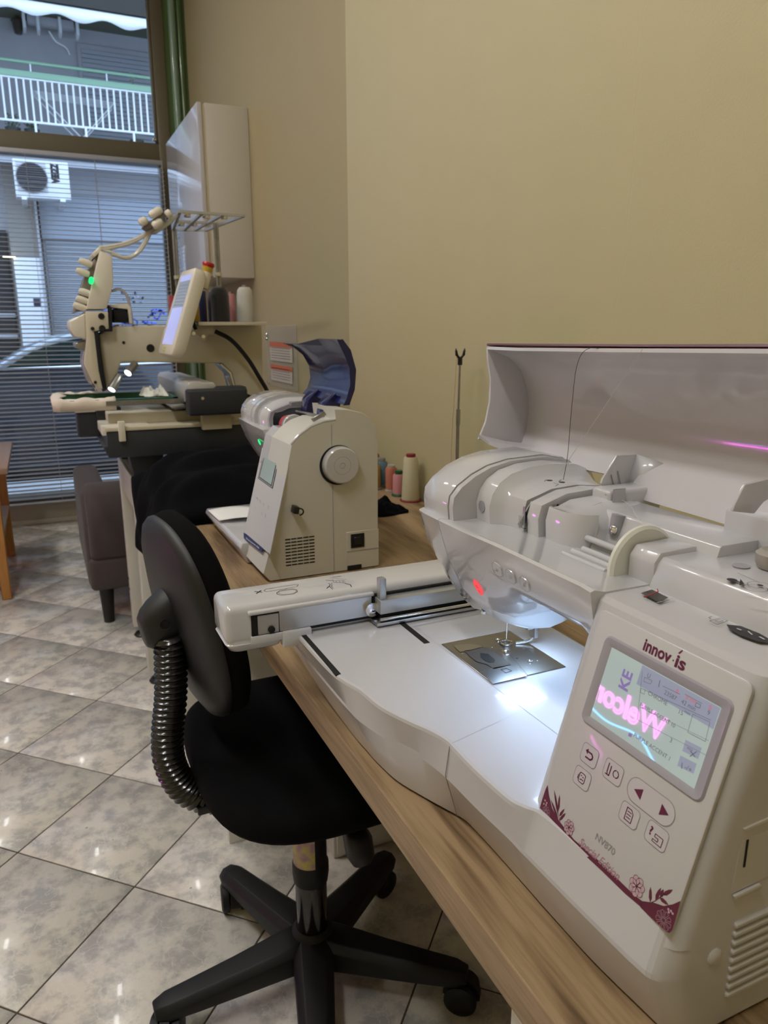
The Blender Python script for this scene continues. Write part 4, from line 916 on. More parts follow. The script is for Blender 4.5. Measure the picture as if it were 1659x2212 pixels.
def cz(b, px, py, r, z, mf, n=14, wd=None, ky=1):
    c = atZ(px, py, z); pts = [(c.x+r*math.cos(t*2*math.pi/n), c.y+r*ky*math.sin(t*2*math.pi/n)) for t in range(n)]
    if wd: stroke(b, pts, mf, wd, closed=True)
    else: flat(b, pts, mf)
cz(bm, 1581, 1254, .0035, 1.0275, mz); wz_(bm, [(1592, 1257), (1600, 1260)], .0018); flat(bm, [(atZ(*p, 1.0275).x, atZ(*p, 1.0275).y) for p in ((1599, 1252), (1608, 1263), (1597, 1266))], mz)
wz_(bm, [(1593, 1239), (1640, 1260)], .0005); wz_(bm, [(1612, 1282), (1655, 1295)], .0005)
for q in ((1640, 1266), (1632, 1272)): cz(bm, q[0], q[1], .0075, 1.0275, mz, 20, .0004)
cz(bm, 1642, 1266, .0020, 1.0275, mz)
part('winding_diagram_print', bm, ink, plf, smooth=None)
part('side_block', BX(.505, .556, .268, .425, 1.0, 1.0535, b=.002), white, m1)
part('block_seam', BX(.5042, .5052, .3785, .3791, 1.005, 1.052), bezel_m, m1)
# tray prints
mt = lambda u, v, h: V((u, v, 1.0052)); bm = NB(); ZT = 1.0045
flat(bm, [(atZ(*p, ZT).x, atZ(*p, ZT).y) for p in ((1384, 1283), (1408, 1275), (1444, 1293), (1421, 1302))], mt); part('bobbin_window', bm, clear_d, m1, smooth=None)
bm = NB(); wz_(bm, [(1375, 1276), (1400, 1281)], .0009, z=ZT, mf=mt); wz_(bm, [(1384, 1270), (1392, 1277)], .0005, z=ZT, mf=mt); wz_(bm, [(1418, 1304), (1456, 1294)], .0009, z=ZT, mf=mt); part('window_rim', bm, bezel_m, m1, smooth=None)
bm = NB(); tube(bm, [atZ(1391, 1290, 1.006), atZ(1412, 1282, 1.0065), atZ(1422, 1278, 1.007), atZ(1420, 1272, 1.007)], .0004, 5); part('red_thread_end', bm, redm, m1)
bm = NB()
wz_(bm, [(1533, 1343), (1556, 1337), (1572, 1343), (1549, 1351)], .0005, True, ZT, mt); wz_(bm, [(1544, 1343), (1555, 1340), (1562, 1343), (1551, 1346)], .0004, True, ZT, mt)
wz_(bm, [(1537, 1334), (1531, 1336), (1535, 1339)], .0006, False, ZT, mt)
flat(bm, [(atZ(*p, ZT).x, atZ(*p, ZT).y) for p in ((1569, 1351), (1580, 1352), (1600, 1354), (1640, 1370), (1665, 1384), (1666, 1390), (1640, 1389), (1600, 1375), (1576, 1362))], mt)
part('tray_print', bm, ink, m1, smooth=None)
bm = NB(); mt2 = lambda u, v, h: V((u, v, 1.0056)); wz_(bm, [(1592, 1361), (1600, 1364)], .0012, z=ZT, mf=mt2); wz_(bm, [(1616, 1367), (1624, 1374)], .0010, z=ZT, mf=mt2); wz_(bm, [(1641, 1379), (1650, 1384)], .0012, z=ZT, mf=mt2); part('tray_print', bm, white_g, m1, smooth=None)

# lid ------------------------------------------------------------
def lidring(Y, lip, dz=0.0, inn=0.0):
    inner = [(.4765, 1.1745), (.486, 1.1715), (.506, 1.165), (.524, 1.150), (.5345, 1.128), (.5385, 1.103), (.5365, 1.080), (.530, 1.062), lip]
    out = []
    for k in range(len(inner)):
        a = V((*inner[max(k-1, 0)], 0)); b = V((*inner[min(k+1, len(inner)-1)], 0)); d = (b-a).normalized(); n = V((-d.y, d.x, 0)); n = n if n.x > 0 or (abs(n.x) < .2 and n.y > 0) else -n
        out.append((inner[k][0]+n.x*.0035, inner[k][1]+n.y*.0035))
    return [V((x, Y, z+dz)) for x, z in inner + out[::-1]]
bm = NB(); loft(bm, [lidring(.752, (.468, 1.0725)), lidring(.744, (.478, 1.064)), lidring(.733, (.494, 1.057)), lidring(.715, (.512, 1.053)), lidring(.69, (.521, 1.050)), lidring(.588, (.523, 1.050), .002), lidring(.583, (.518, 1.036), .002), lidring(.27, (.518, 1.026), .009)])
lid = part('lid', bm, cover_p, m1, smooth=40)
bm = NB(); prism(bm, [(x, .7555, z) for x, z in ((.4765, 1.1775), (.486, 1.1745), (.506, 1.168), (.527, 1.153), (.538, 1.128), (.542, 1.103), (.540, 1.080), (.533, 1.060), (.468, 1.0695), (.4775, 1.090), (.4825, 1.115), (.4825, 1.14), (.478, 1.162))], (0, -.004, 0)); bev(bm, .0012, 2); part('lid_end', bm, cover_p, lid)
bm = NB(); loft(bm, [[V((x, Y, z+dz)) for x, z in ((.4775, 1.1792), (.488, 1.1752), (.488, 1.1775), (.4785, 1.1812))] for Y, dz in ((.7555, 0), (.50, .004), (.27, .009))]); part('lid_top_trim', bm, maroon, lid, 'thin maroon strip along the lid edge')
# fin with the U mark and its wedge
fin = [atY(*p, .556) for p in ((1299, 1045), (1303, 1034), (1333, 984), (1376, 981), (1352, 1056), (1340, 1066), (1318, 1064), (1308, 1058))]
bm = NB(); prism(bm, fin, (0, .003, 0)); bev(bm, .0008, 2); fn = part('thread_fin', bm, white, lid)
bm = NB(); a, b, c = atY(1376, 981, .5565), atY(1352, 1060, .5565), atX(1438, 1002, .534); d_ = atX(1385, 1072, .526)
bm.faces.new([bm.verts.new(q) for q in (a, b, d_, c)]); part('fin_web', bm, white, lid, solid=.002)
bm = NB(); mu = lambda u, v, h: V((u, .5552, v)); pts = [atY(*p, .556) for p in ((1319, 1026), (1324, 1046), (1329, 1052), (1335, 1052), (1339, 1045), (1333, 1018))]; stroke(bm, [(p.x, p.z) for p in pts], mu, .0012); part('u_mark', bm, grey_ink, fn, smooth=None)
fin2 = [atY(*p, .385) for p in ((1583, 1105), (1588, 1090), (1610, 1047), (1680, 1030), (1690, 1060), (1650, 1085), (1630, 1110))]
bm = NB(); prism(bm, fin2, (0, .003, 0)); bev(bm, .0008, 2); part('thread_fin', bm, white, lid)

# needle area ----------------------------------------------------
NX, NY = .463, .670
bm = NB(); tube(bm, [(NX, NY, .900), (NX, NY, .876)], .0026, 12); tube(bm, [(NX-.004, NY, .881), (NX+.026, NY-.010, .884)], .0022, 10); part('needle_clamp', bm, chrome, m1)
bm = NB(); tube(bm, [(NX, NY, .878), (NX, NY, .860), (NX, NY, .8445)], [.0009, .0008, .0004], 8); part('needle', bm, chrome, m1)
bm = NB(); tube(bm, [(.494, .655, .905), (.494, .655, .858)], .0030, 14); part('presser_bar', bm, chrome, m1)
bm = NB(); box(bm, .488, .4935, .650, .661, .851, .871); bev(bm, .001, 2); tube(bm, [(.488, .6555, .864), (.480, .6555, .864)], .0030, 12); part('foot_holder', bm, steel, m1)
bm = NB(); tube(bm, bez([(.490, .656, .855), (.489, .657, .848), (.482, .660, .8445), (.472, .664, .8435)], 12), .0018, 8)
tube(bm, [(NX+.0065*math.cos(t), NY+.0065*math.sin(t), .8435) for t in [k*math.pi/8 for k in range(17)]], .0014, 8); part('embroidery_foot', bm, chrome, m1)
bm = NB(); lathe(bm, [(0, -.004), (.0045, -.002), (.0045, .002), (0, .004)], (.489, .6545, .870), n=14); part('foot_screw', bm, black_p, m1)
bm = NB(); tube(bm, bez([(.428, .672, .892), (.436, .676, .884), (.447, .673, .883), (.455, .672, .886)], 10), .0012, 6); lathe(bm, [(0, 0), (.0035, .001), (.0035, .004), (0, .005)], (.432, .672, .883), n=12); part('needle_threader', bm, chrome, m1)
# needle plate
pt = part('needle_plate', BX(.3945, .4885, .5925, .7015, .8395, .8417, b=.0005, seg=1), steel_d, m1)
ZP = .8422; mp_ = lambda u, v, h: V((u, v, ZP+h))
def W(p): q = atZ(*p, ZP); return (q.x, q.y)
Z3p = lambda *a: [W(Z3(*p)) for p in a]
bm = NB(); flat(bm, Z3p((345, 880), (420, 870), (530, 840), (600, 855), (660, 900), (740, 955), (830, 1025), (650, 1068), (580, 1020), (470, 990), (400, 935)), mp_); bc = part('bobbin_cover', bm, clear_d, pt, smooth=None)
bm = NB(); flat(bm, Z3p((510, 905), (590, 915), (660, 975), (655, 1000), (600, 1003), (560, 985), (515, 950)), lambda u, v, h: V((u, v, ZP+.0004))); part('bobbin', bm, slotm, bc, smooth=None)
bm = NB(); flat(bm, Z3p((235, 830), (310, 815), (400, 812), (490, 820), (535, 835), (500, 855), (400, 880), (300, 892)), mp_); part('release_plate', bm, steel, pt, smooth=None)
bm = NB(); flat(bm, Z3p((500, 1095), (620, 1060), (840, 1020), (990, 1138), (640, 1218)), mp_); part('front_insert', bm, steel, pt, smooth=None)
bm = NB(); stroke(bm, Z3p((720, 1075), (775, 1062), (830, 1088), (770, 1108)), lambda u, v, h: V((u, v, ZP+.0003)), .0009, closed=True); stroke(bm, Z3p((635, 760), (700, 790), (1005, 1140)), mp_, .0003); cz(bm, *Z3(885, 958), .0014, ZP, mp_); part('plate_marks', bm, ink, pt, smooth=None)
bm = NB()
for q in ((288, 805), (365, 935), (630, 845), (755, 815), (985, 1045), (1095, 980), (435, 798), (325, 905)): cz(bm, *Z3(*q), .0006, ZP, mp_, 8)
part('plate_dots', bm, white_g, pt, smooth=None)
for q, r_2 in (((775, 892), .0048), ((1015, 988), .0034), ((690, 768), .0026)):
    c_ = atZ(*Z3(*q), ZP); bm = NB(); lathe(bm, [(0, .0002), (r_2*.45, .0002), (r_2*.6, .0010), (r_2, .0010), (r_2*1.05, 0)], (c_.x, c_.y, ZP-.0002), n=18); part('plate_screw', bm, chrome, pt)
# lines and slots in the bed
mb_ = lambda u, v, h: V((u, v, .8408))
bm = NB()
stroke(bm, [(.390, .763), (.395, .483)], mb_, .0005); stroke(bm, [(.390, .763), (.497, .765), (.540, .60)], mb_, .0005); stroke(bm, [(.490, .70), (.545, .595)], mb_, .0005); stroke(bm, [(.4885, .5925), (.545, .50)], mb_, .0003)
stroke(bm, [(.300, .512), (.395, .535)], mb_, .00025)
part('seam_line', bm, bezel_m, m1, smooth=None)
bm = NB(); tube(bm, [(.2985, .513, .8375), (.2972, .517, .806), (.3150, .524, .754)], .0004, 5); part('seam_line', bm, bezel_m, m1)
bm = NB(); box(bm, .2545, .2605, .680, .80, .8392, .8409); part('carriage_slot', bm, slotm, m1); bm = NB(); box(bm, .3775, .3850, .712, .80, .8392, .8409); part('carriage_slot', bm, slotm, m1)
# embroidery arm housing
eh = part('embroidery_arm', BX(.166, .560, .802, .872, .8385, .8865, b=.009, seg=4), white_g, m1)
bm = NB(); loft(bm, [[V((x, y, z)) for x, y in rrect(.166+i, .236-i*.3, .8015+i, .8715-i, .010, 6)] for z, i in ((.8265, .010), (.829, .0060), (.8386, .0000), (.8392, .0010), (.8398, .0014), (.8480, .0014))]); part('arm_lower_tray', bm, white_g, eh)
part('tray_front_step', BX(.232, .268, .7945, .808, .8290, .8485, b=.0015), white_g, eh)
part('tray_front_plate', BX(.194, .236, .7975, .8025, .8385, .8480, b=.0012), white_g, eh)
part('arm_top_lip', BX(.192, .352, .797, .806, .8745, .8795, b=.002, seg=3), white_g, eh)
part('steel_cover', BX(.2295, .349, .7995, .803, .8485, .8755, b=.0004, seg=1), steel, eh)
part('lower_shadow_gap', BX(.196, .350, .7995, .803, .8455, .8485), slotm, eh)
part('inner_bracket', BX(.2035, .2290, .8002, .803, .8480, .8720, b=.0004, seg=1), alum, eh)
part('inner_recess', BX(.196, .2310, .8008, .8025, .8465, .8735, b=.0004, seg=1), slotm, eh)
bm = NB(); lathe(bm, [(0, 0), (.0042, 0), (.0042, .002), (.002, .003), (0, .003)], (.2195, .8002, .8530), (0, -1, 0), 18); part('round_stop', bm, slotm, eh)
part('carriage_gap', BX(.350, .555, .7985, .803, .846, .8765, b=.0004, seg=1), slotm, eh)
cbk = part('hoop_carriage', BX(.3525, .520, .781, .799, .8555, .8735, b=.001), alum, eh)
part('carriage_post', BX(.3535, .3625, .7845, .795, .873, .9005, b=.0012), alum, cbk)
bm = NB(); lathe(bm, [(0, 0), (.009, 0), (.009, .006), (.004, .007), (0, .007)], (.3475, .7995, .8585), (0, -1, 0), 20); part('roller', bm, chrome, cbk)
part('rail_base', BX(.346, .52, .776, .80, .8425, .8465, b=.0008), steel, cbk)
bm = NB(); tube(bm, [(.351, .779, .850), (.53, .779, .850)], .0022, 10); part('guide_rod', bm, chrome, cbk)
part('rack_bar', BX(.356, .52, .786, .798, .847, .8555), slotm, cbk)
mh = lambda u, v, h: V((u, v, .8868)); bm = NB()
def Z1(*a): return [(lambda q: (q.x, q.y))(atZ(460+x/5.53, 1200+y/5.53, .8865)) for x, y in a]
stroke(bm, Z1((500, 432), (585, 440)), mh, .0016); stroke(bm, Z1((575, 420), (520, 455)), mh, .0016)
stroke(bm, Z1((610, 425), (640, 435), (1000, 375), (1020, 350), (975, 350), (640, 400), (615, 415)), mh, .0006, closed=True)
stroke(bm, Z1((760, 450), (790, 425), (950, 400), (1000, 410), (1010, 435), (960, 462), (820, 478), (770, 465)), mh, .0007, closed=True); stroke(bm, Z1((780, 450), (800, 432), (950, 408), (990, 418), (995, 435), (955, 452), (825, 468)), mh, .0004, closed=True)
stroke(bm, Z1((780, 412), (850, 412), (890, 395)), mh, .0005); stroke(bm, Z1((655, 395), (720, 400)), mh, .0004)
part('instruction_print', bm, ink, eh, smooth=None)
bm = NB()
stroke(bm, Z1((1350, 295), (1420, 300)), mh, .0010); stroke(bm, Z1((1430, 300), (1560, 300), (1580, 320)), mh, .0005); stroke(bm, Z1((1430, 290), (1440, 320), (1580, 328)), mh, .0005)
stroke(bm, Z1((1380, 335), (1400, 345), (1390, 370), (1430, 405)), mh, .0008); stroke(bm, Z1((1360, 395), (1385, 370)), mh, .0012); stroke(bm, Z1((1580, 335), (1640, 350), (1655, 375)), mh, .0012); stroke(bm, Z1((1420, 330), (1420, 375), (1440, 395)), mh, .0006)
stroke(bm, Z1((1430, 260), (1480, 255), (1530, 248)), mh, .0010); stroke(bm, Z1((1400, 270), (1600, 290)), mh, .0005)
for x in (1470, 1510, 1550): stroke(bm, Z1((x, 305), (x+5, 322)), mh, .0005)
part('instruction_print', bm, ink, eh, smooth=None)
# loose threads
th = thing('loose_thread', 'thin dark thread hanging from the top of the raised white lid', 'thread', (.49, .60, 1.06), group='loose threads on the raised lid')
bm = NB(); P_ = [(1217, 1036, .47), (1226, 985, .472), (1233, 900, .473), (1238, 850, .473), (1244, 800, .473), (1256, 765, .473), (1275, 752, .474), (1295, 753, .478)]
tube(bm, bez([atX(*p) for p in P_], 40), .00028, 5); part('strand', bm, ink, th)
th2 = thing('loose_thread', 'pale thin thread running slantwise across the raised white lid', 'thread', (.49, .60, 1.06), group='loose threads on the raised lid')
bm = NB(); tube(bm, [atX(1212, 1018, .462), atX(1305, 880, .468), atX(1388, 754, .473)], .00022, 5); part('strand', bm, t_silver, th2)
bm = NB(); tube(bm, bez([atX(1343, 1080, .47), atX(1362, 1092, .465), atX(1375, 1115, .46), atX(1400, 1145, .455), atX(1420, 1165, .45)], 20), .00025, 5); tube(bm, [atX(1130, 1140, .42), atX(1180, 1128, .43), atX(1300, 1085, .46)], .0002, 5); part('strand', bm, t_silver, th2)
# ================================================================== REAR SEWING MACHINE
m2 = thing('sewing_machine', 'smaller white sewing machine with a raised navy blue lid and round handwheel', 'sewing machine', (.45, 1.4, .75), group='white sewing machines on the desk')
YS = 1.25
prof = [(583, 1256), (568, 1240), (600, 1113), (629, 962), (647, 942), (672, 923), (700, 912), (726, 908), (723, 883), (752, 884), (785, 892), (800, 902), (811, 925), (817, 960), (817, 1228)]
P2 = [atY(*p, YS) for p in prof]
for p in P2: p.z = max(p.z, .7506)
bm = NB(); loft(bm, [[V((p.x+(.45-p.x)*.012, YS-.0005, p.z+(.9-p.z)*.008)) for p in P2], [V((p.x, YS+.006, p.z)) for p in P2], [V((p.x, 1.372, p.z)) for p in P2]])
c2 = part('column', bm, side_p, m2, smooth=30)
bm = NB(); prism(bm, [V((p.x, 1.371, p.z)) for p in P2[:5]]+[V((.556, 1.371, 1.005)), V((.556, 1.371, .7506))], (0, .044, 0)); part('front_block', bm, white, m2, smooth=30)
bm = NB(); r_p = [atY(*p, YS) for p in prof[3:8]]
tube(bm, [V((p.x, YS+.002, p.z+.0015)) for p in r_p], .0028, 8); part('top_rim', bm, white_g, m2)
sx = atY(716, 950, YS).x
bm = NB(); box(bm, sx-.0004, sx+.0004, YS-.0012, YS, .752, 1.03); part('side_seam', bm, bezel_m, m2)
# handwheel
hc = atY(733, 1003, YS)
bm = NB(); lathe(bm, [(0, 0), (.0365, 0), (.0368, .0005), (.0368, .001), (0, .001)], (hc.x-.002, YS-.0005, hc.z-.001), (0, -1, 0), 40); hr = part('wheel_recess', bm, slotm, m2)
bm = NB(); lathe(bm, [(0, 0), (.034, 0), (.0345, .003), (.0335, .014), (.031, .0165), (.0165, .0168), (.0160, .0160), (.0154, .0168), (.0056, .0168), (.005, .0158), (.0044, .0168), (0, .0168)], (hc.x, YS, hc.z), (0, -1, 0), 48); part('handwheel', bm, white, m2, smooth=30)
# vents: rows of short slots
va, vb = atY(615, 1166, YS), atY(681, 1217, YS)
for r in range(9):
    for k in range(5):
        x = va.x+(vb.x-va.x)*(k/5)+.0005; z = va.z+(vb.z-va.z)*(r/8.6)
        part('vent_slot', BX(x, x+.0100, YS-.0010, YS+.0002, z-.0011, z+.0011), slotm, m2, smooth=None)
c_ = atY(598, 1190, YS); bm = NB(); lathe(bm, [(0, 0), (.0075, 0), (.0075, .0006), (.0066, .0006), (.0062, .0001), (0, .0001)], (c_.x, YS-.0003, c_.z), (0, -1, 0), 24); part('plug', bm, white_m, m2)
a, b = atY(748, 1150, YS), atY(816, 1228, YS)
part('power_panel', BX(a.x, .5605, YS-.0012, YS, .7525, a.z, b=.0005, seg=1), side_p, m2)
part('power_panel_seam', BX(a.x, .5605, YS-.0018, YS-.0010, .7875, .7890), bezel_m, m2)
for (x0, y0, x1, y1) in ((757, 1154, 786, 1180), (750, 1222, 780, 1230)):
    a, b = atY(x0, y0, YS), atY(x1, y1, YS); sw = part('power_switch' if y0 < 1200 else 'power_socket', BX(a.x, b.x, YS-.003, YS-.001, max(b.z, .7515), a.z, b=.0004, seg=1), slotm, m2)
    if y0 < 1200: part('rocker', BX(a.x+.006, b.x-.006, YS-.0045, YS-.003, b.z+.006, a.z-.006, b=.0006, seg=1), black_p, sw)
# usb recess and stick
a, b = atY(622, 1072, YS), atY(650, 1120, YS)
bm = NB(); q = [atY(*p, YS) for p in ((631, 1073), (650, 1073), (651, 1080), (641, 1119), (622, 1117), (621, 1112))]; prism(bm, [V((p.x, YS-.0008, p.z)) for p in q], (0, .001, 0)); part('usb_recess', bm, mat('recess_plastic', (.60, .59, .54), .4), m2)  # recess plate almost the same colour as the side plastic
c_ = atY(634, 1098, YS); us_ = thing('usb_stick', 'small black usb stick plugged into the side of the rear sewing machine', 'usb stick', (c_.x, YS-.01, c_.z))
bm = NB(); obox(bm, (c_.x, YS-.010, c_.z), (.0045, 0, -.001), (0, .010, 0), (.0014, 0, .0062)); bev(bm, .0008, 2); part('body', bm, black_p, us_)
bm = NB(); tube(bm, [(c_.x+.006+.007*math.sin(t), YS-.017, c_.z-.0035+.0062*math.cos(t)) for t in [math.pi*k/8 for k in range(9)]], .0014, 6); part('loop', bm, slotm, us_)
# slanted front with small screen
O2 = V((.3305, 1.2515, .767)); V2 = V((.306, 0, 1)).normalized(); N2 = V((-V2.z, 0, V2.x))
def UV2(px, py): d = ray(px, py); t = (O2-CAM).dot(N2)/d.dot(N2); p = CAM+d*t-O2; return (p.y, p.dot(V2))
def PM2(u, v, h): return O2+V((0, 1, 0))*u+V2*v+N2*(h+.0035)
bm = NB(); q = [UV2(*p) for p in ((571, 968), (634, 978), (588, 1198), (532, 1150))]; loft(bm, [[PM2(u, v, 0) for u, v in q], [PM2(u, v, .001) for u, v in q]]); p2 = part('control_panel', bm, white_m, m2)
bm = NB(); q = [UV2(*p) for p in ((577, 971), (609, 990), (594, 1057), (562, 1034))]; flat(bm, q, lambda u, v, h: PM2(u, v, .0014)); sb_ = part('screen_bezel', bm, slotm, p2, smooth=None)
bm = NB(); cxx = sum(a for a, b in q)/4; cyy = sum(b for a, b in q)/4; q1 = [(cxx+(a-cxx)*.93, cyy+(b-cyy)*.95) for a, b in q]; flat(bm, q1, lambda u, v, h: PM2(u, v, .0016)); part('screen_frame', bm, white_g, sb_, smooth=None)
q2 = [(cxx+(a-cxx)*.86, cyy+(b-cyy)*.90) for a, b in q]; bm = NB(); flat(bm, q2, lambda u, v, h: PM2(u, v, .0018)); part('screen_rim', bm, slotm, sb_, smooth=None)
q3 = [(cxx+(a-cxx)*.78, cyy+(b-cyy)*.84) for a, b in q]; bm = NB(); flat(bm, q3, lambda u, v, h: PM2(u, v, .0020)); part('screen', bm, lcd2_m, sb_, smooth=None)
bm = NB(); M2h = lambda u, v, h: PM2(u, v, .0014+h)
def b2(pts, wd, closed=True): stroke(bm, [UV2(*p) for p in pts], M2h, wd, closed)
for (x, y, w_, h_) in ((561, 1078, 8, 13), (568, 1084, 7, 13), (580, 1092, 13, 16), (556, 1098, 6, 13), (571, 1110, 7, 13), (579, 1115, 7, 13)):
    b2([(x-w_/2+1, y-h_/2-w_*.3), (x+w_/2+1, y-h_/2+w_*.3), (x+w_/2-1, y+h_/2+w_*.3), (x-w_/2-1, y+h_/2-w_*.3)], .0004)
b2([(559, 1076), (562, 1078), (561, 1082)], .0012, False); b2([(566, 1080), (569, 1088)], .0010, False); b2([(575, 1088), (575, 1093)], .0018, False); b2([(585, 1094), (585, 1099)], .0018, False); b2([(571, 1106), (571, 1114)], .0010, False); b2([(579, 1112), (579, 1119)], .0018, False); b2([(556, 1095), (556, 1100)], .0010, False)
part('button_print', bm, grey_ink, p2, smooth=None)
# white arm, head and bed
def h2(Y, s=0, dx=0):
    b_ = [(.390, 1.004), (.396, .985), (.405, .962), (.424, .928), (.440, .905), (.456, .890), (.470, .884), (.545, .884), (.560, .90), (.566, .93), (.566, .985), (.562, 1.003), (.406, 1.006), (.393, 1.0055)]
    out = []
    for x, z in b_: out.append(V((.48+(x-.48)*(1-s)+dx, Y, .95+(z-.95)*(1-s))))
    return out
def h2a(Y):
    b_ = [(.388, 1.004), (.392, .99), (.396, .98), (.402, .972), (.408, .966), (.416, .960), (.43, .958), (.545, .958), (.556, .965), (.558, .975), (.558, .985), (.556, 1.003), (.402, 1.005), (.391, 1.0055)]
    return [V((x, Y, z)) for x, z in b_]
bm = NB(); loft(bm, [h2(1.650, .12, .004), h2(1.645, .04, .003), h2(1.635, 0, .003), h2(1.55), h2a(1.50), h2a(1.416)]); part('arm_shell', bm, white_g, m2)
cp2 = lambda i, dx=0: [(.399+i+dx, 1.003), (.398+i+dx, 1.02), (.402+i+dx, 1.034), (.412+i*.8+dx, 1.046-i*.6), (.428+i*.5+dx, 1.056-i), (.455+dx, 1.0625-i), (.49+dx, 1.063-i), (.53+dx, 1.055-i), (.548-i+dx, 1.035-i), (.556-i+dx, 1.003)]
def dome2(ys, m, name, sm=40):
    bm = NB(); loft(bm, [[V((x, y, z)) for x, z in cp2(i)] for y, i in ys]); return part(name, bm, m, m2, smooth=sm)
dome2([(1.650, .02), (1.643, .006), (1.630, 0), (1.585, 0), (1.583, .003), (1.578, .003), (1.576, 0), (1.545, 0)], white_g, 'head_top_cap', 50)
dome2([(1.541, 0), (1.520, 0)], white_g, 'thread_cover')
dome2([(1.60, .010), (1.455, .014)], bezel_m, 'inner_frame')
dome2([(1.505, .006), (1.503, .003), (1.478, .004), (1.455, .022)], white_g, 'tension_dome', 60)
bm = NB(); prism(bm, [atY(*p, 1.512) for p in ((570, 908), (584, 885), (586, 893), (582, 910))], (0, .001, 0)); part('take_up_lever', bm, steel, m2)
bm = NB(); box(bm, .440, .555, 1.372, 1.455, 1.0, 1.016); bev(bm, .003, 2); part('top_tray', bm, white_g, m2)
bm = NB(); tube(bm, [(.452, 1.40, 1.040), (.470, 1.30, 1.040)], .0022, 8); box(bm, .47, .50, 1.33, 1.35, 1.01, 1.032); part('spool_pin', bm, dull_metal, m2)
bm = NB(); lathe(bm, [(0, 0), (.021, 0), (.0225, .002), (.0225, .005), (0, .006)], (.440, 1.378, 1.014), (0, 1, 0), 28); part('spool_cap', bm, white_g, m2)
sp = thing('thread_spool', 'red thread spool lying in the top of the rear sewing machine', 'thread spool', (.44, 1.40, 1.01))
bm = NB(); lathe(bm, [(0, 0), (.018, 0), (.018, .022), (0, .022)], (.437, 1.389, 1.014), (0, 1, 0), 24); part('thread', bm, redm, sp)
bm = NB(); lathe(bm, [(.0, 0), (.021, 0), (.021, .0022), (.0, .0022)], (.438, 1.3862, 1.014), (0, 1, 0), 24); part('end_disc', bm, bezel_m, sp)
bm = NB(); 
for q, r in (((748, 906), .006),): pass
a, b, c, d = atY(672, 905, 1.27), atY(700, 888, 1.27), atY(706, 896, 1.27), atY(678, 912, 1.27)
bm = NB(); prism(bm, [a, b, c, d], (0, .004, 0)); bev(bm, .001, 1); part('guide_plate', bm, dull_metal, m2)
a = atY(640, 872, 1.40); bm = NB(); box(bm, a.x-.012, a.x+.012, 1.395, 1.41, a.z-.004, a.z+.004); bev(bm, .001, 1); part('guide_screw', bm, char_g, m2)
# bed
bb = [(1.690, .318, .336), (1.60, .3185, .335), (1.50, .3195, .334), (1.40, .321, .333), (1.37, .3215, .333)]
bm = NB()
def plan2(i, z): return [V((f[i], f[0], z)) for f in bb]+[V((.556, 1.37, z)), V((.556, 1.69, z))]
loft(bm, [plan2(2, .752), plan2(1, .782), [V((p.x+.004, p.y, p.z)) for p in plan2(1, .793)]]); bev(bm, .002, 2); part('bed', bm, white_g, m2)
bm = NB(); q = [UV2(*p) for p in ((531, 1152), (536, 1154), (571, 1183), (573, 1187), (570, 1194), (532, 1164))]; loft(bm, [[PM2(u, v, .0002) for u, v in q], [PM2(u, v, .0014) for u, v in q]]); nb_ = part('name_badge', bm, navy_d, m2)
u0_, v0_ = UV2(537, 1165); u1_, v1_ = UV2(566, 1187)
text('innov-is', .009, lambda u, v, h: PM2(u0_+(u1_-u0_)*u, v0_+(v1_-v0_)*u*1.0+v*.62, .0020), white_g, nb_, width=1.0, offset=.0003)
bm = NB(); c_ = atX(557, 990, .405); lathe(bm, [(0, 0), (.006, .0), (.006, .001), (0, .001)], V((.400, 1.49, .970)), (-.87, 0, -.3), 14); part('start_light', bm, green_led, m2)
# navy lid
def lid2(Y, top):
    inner = [(.455, 1.168), (.478, 1.160), (.497, 1.145), (.510, 1.122), (.512, 1.098), (.505, 1.078), (.494, 1.066)] if top == 0 else [(.487, 1.178), (.497, 1.166), (.508, 1.150), (.515, 1.130), (.514, 1.098), (.506, 1.076), (.496, 1.064)]
    out = [(x+.0028, z+.0012) for x, z in inner]
    return [V((x, Y, z)) for x, z in inner+out[::-1]]
bm = NB(); loft(bm, [lid2(1.485, 0), lid2(1.395, 0), lid2(1.365, 1), lid2(1.262, 1)]); l2 = part('lid', bm, navy, m2, 'raised glossy navy blue lid', smooth=40)
bm = NB(); prism(bm, [(x, 1.2595, z) for x, z in ((.487, 1.178), (.497, 1.179), (.512, 1.160), (.522, 1.125), (.519, 1.090), (.508, 1.062), (.496, 1.062), (.503, 1.076), (.510, 1.098), (.509, 1.128), (.500, 1.150))], (0, .0025, 0)); part('lid_end', bm, navy, l2)
for y in (1.405, 1.31):
    bm = NB(); prism(bm, [(.500, y, 1.082), (.478, y, 1.060), (.474, y, 1.035), (.500, y, 1.03), (.512, y, 1.06)], (0, .038, 0)); bev(bm, .002, 1); part('hinge_arm', bm, navy, l2)
bm = NB(); prism(bm, [(.560, 1.29, 1.03), (.575, 1.29, 1.015), (.578, 1.29, .995), (.570, 1.29, .99), (.558, 1.29, 1.0)], (0, .02, 0)); bev(bm, .002, 2); part('carry_handle', bm, mat('ivory_handle', (.62, .62, .55), .3), m2)
# paper on its bed
bm = NB(); rows = []
for i in range(7):
    t = i/6; rows.append([V((.318+.10*s+(-.006 if i == 0 else 0)*0, 1.66-.12*t-.02*s, .7955+.006*math.sin(math.pi*s*.9)*(1-t*.3)+.004*t)) for s in [k/8 for k in range(9)]])
grid(bm, rows); single('paper_sheet', bm, paper, 'white paper sheet lying on the bed of the rear sewing machine', 'paper', (.36, 1.6, .796), solid=.0004)

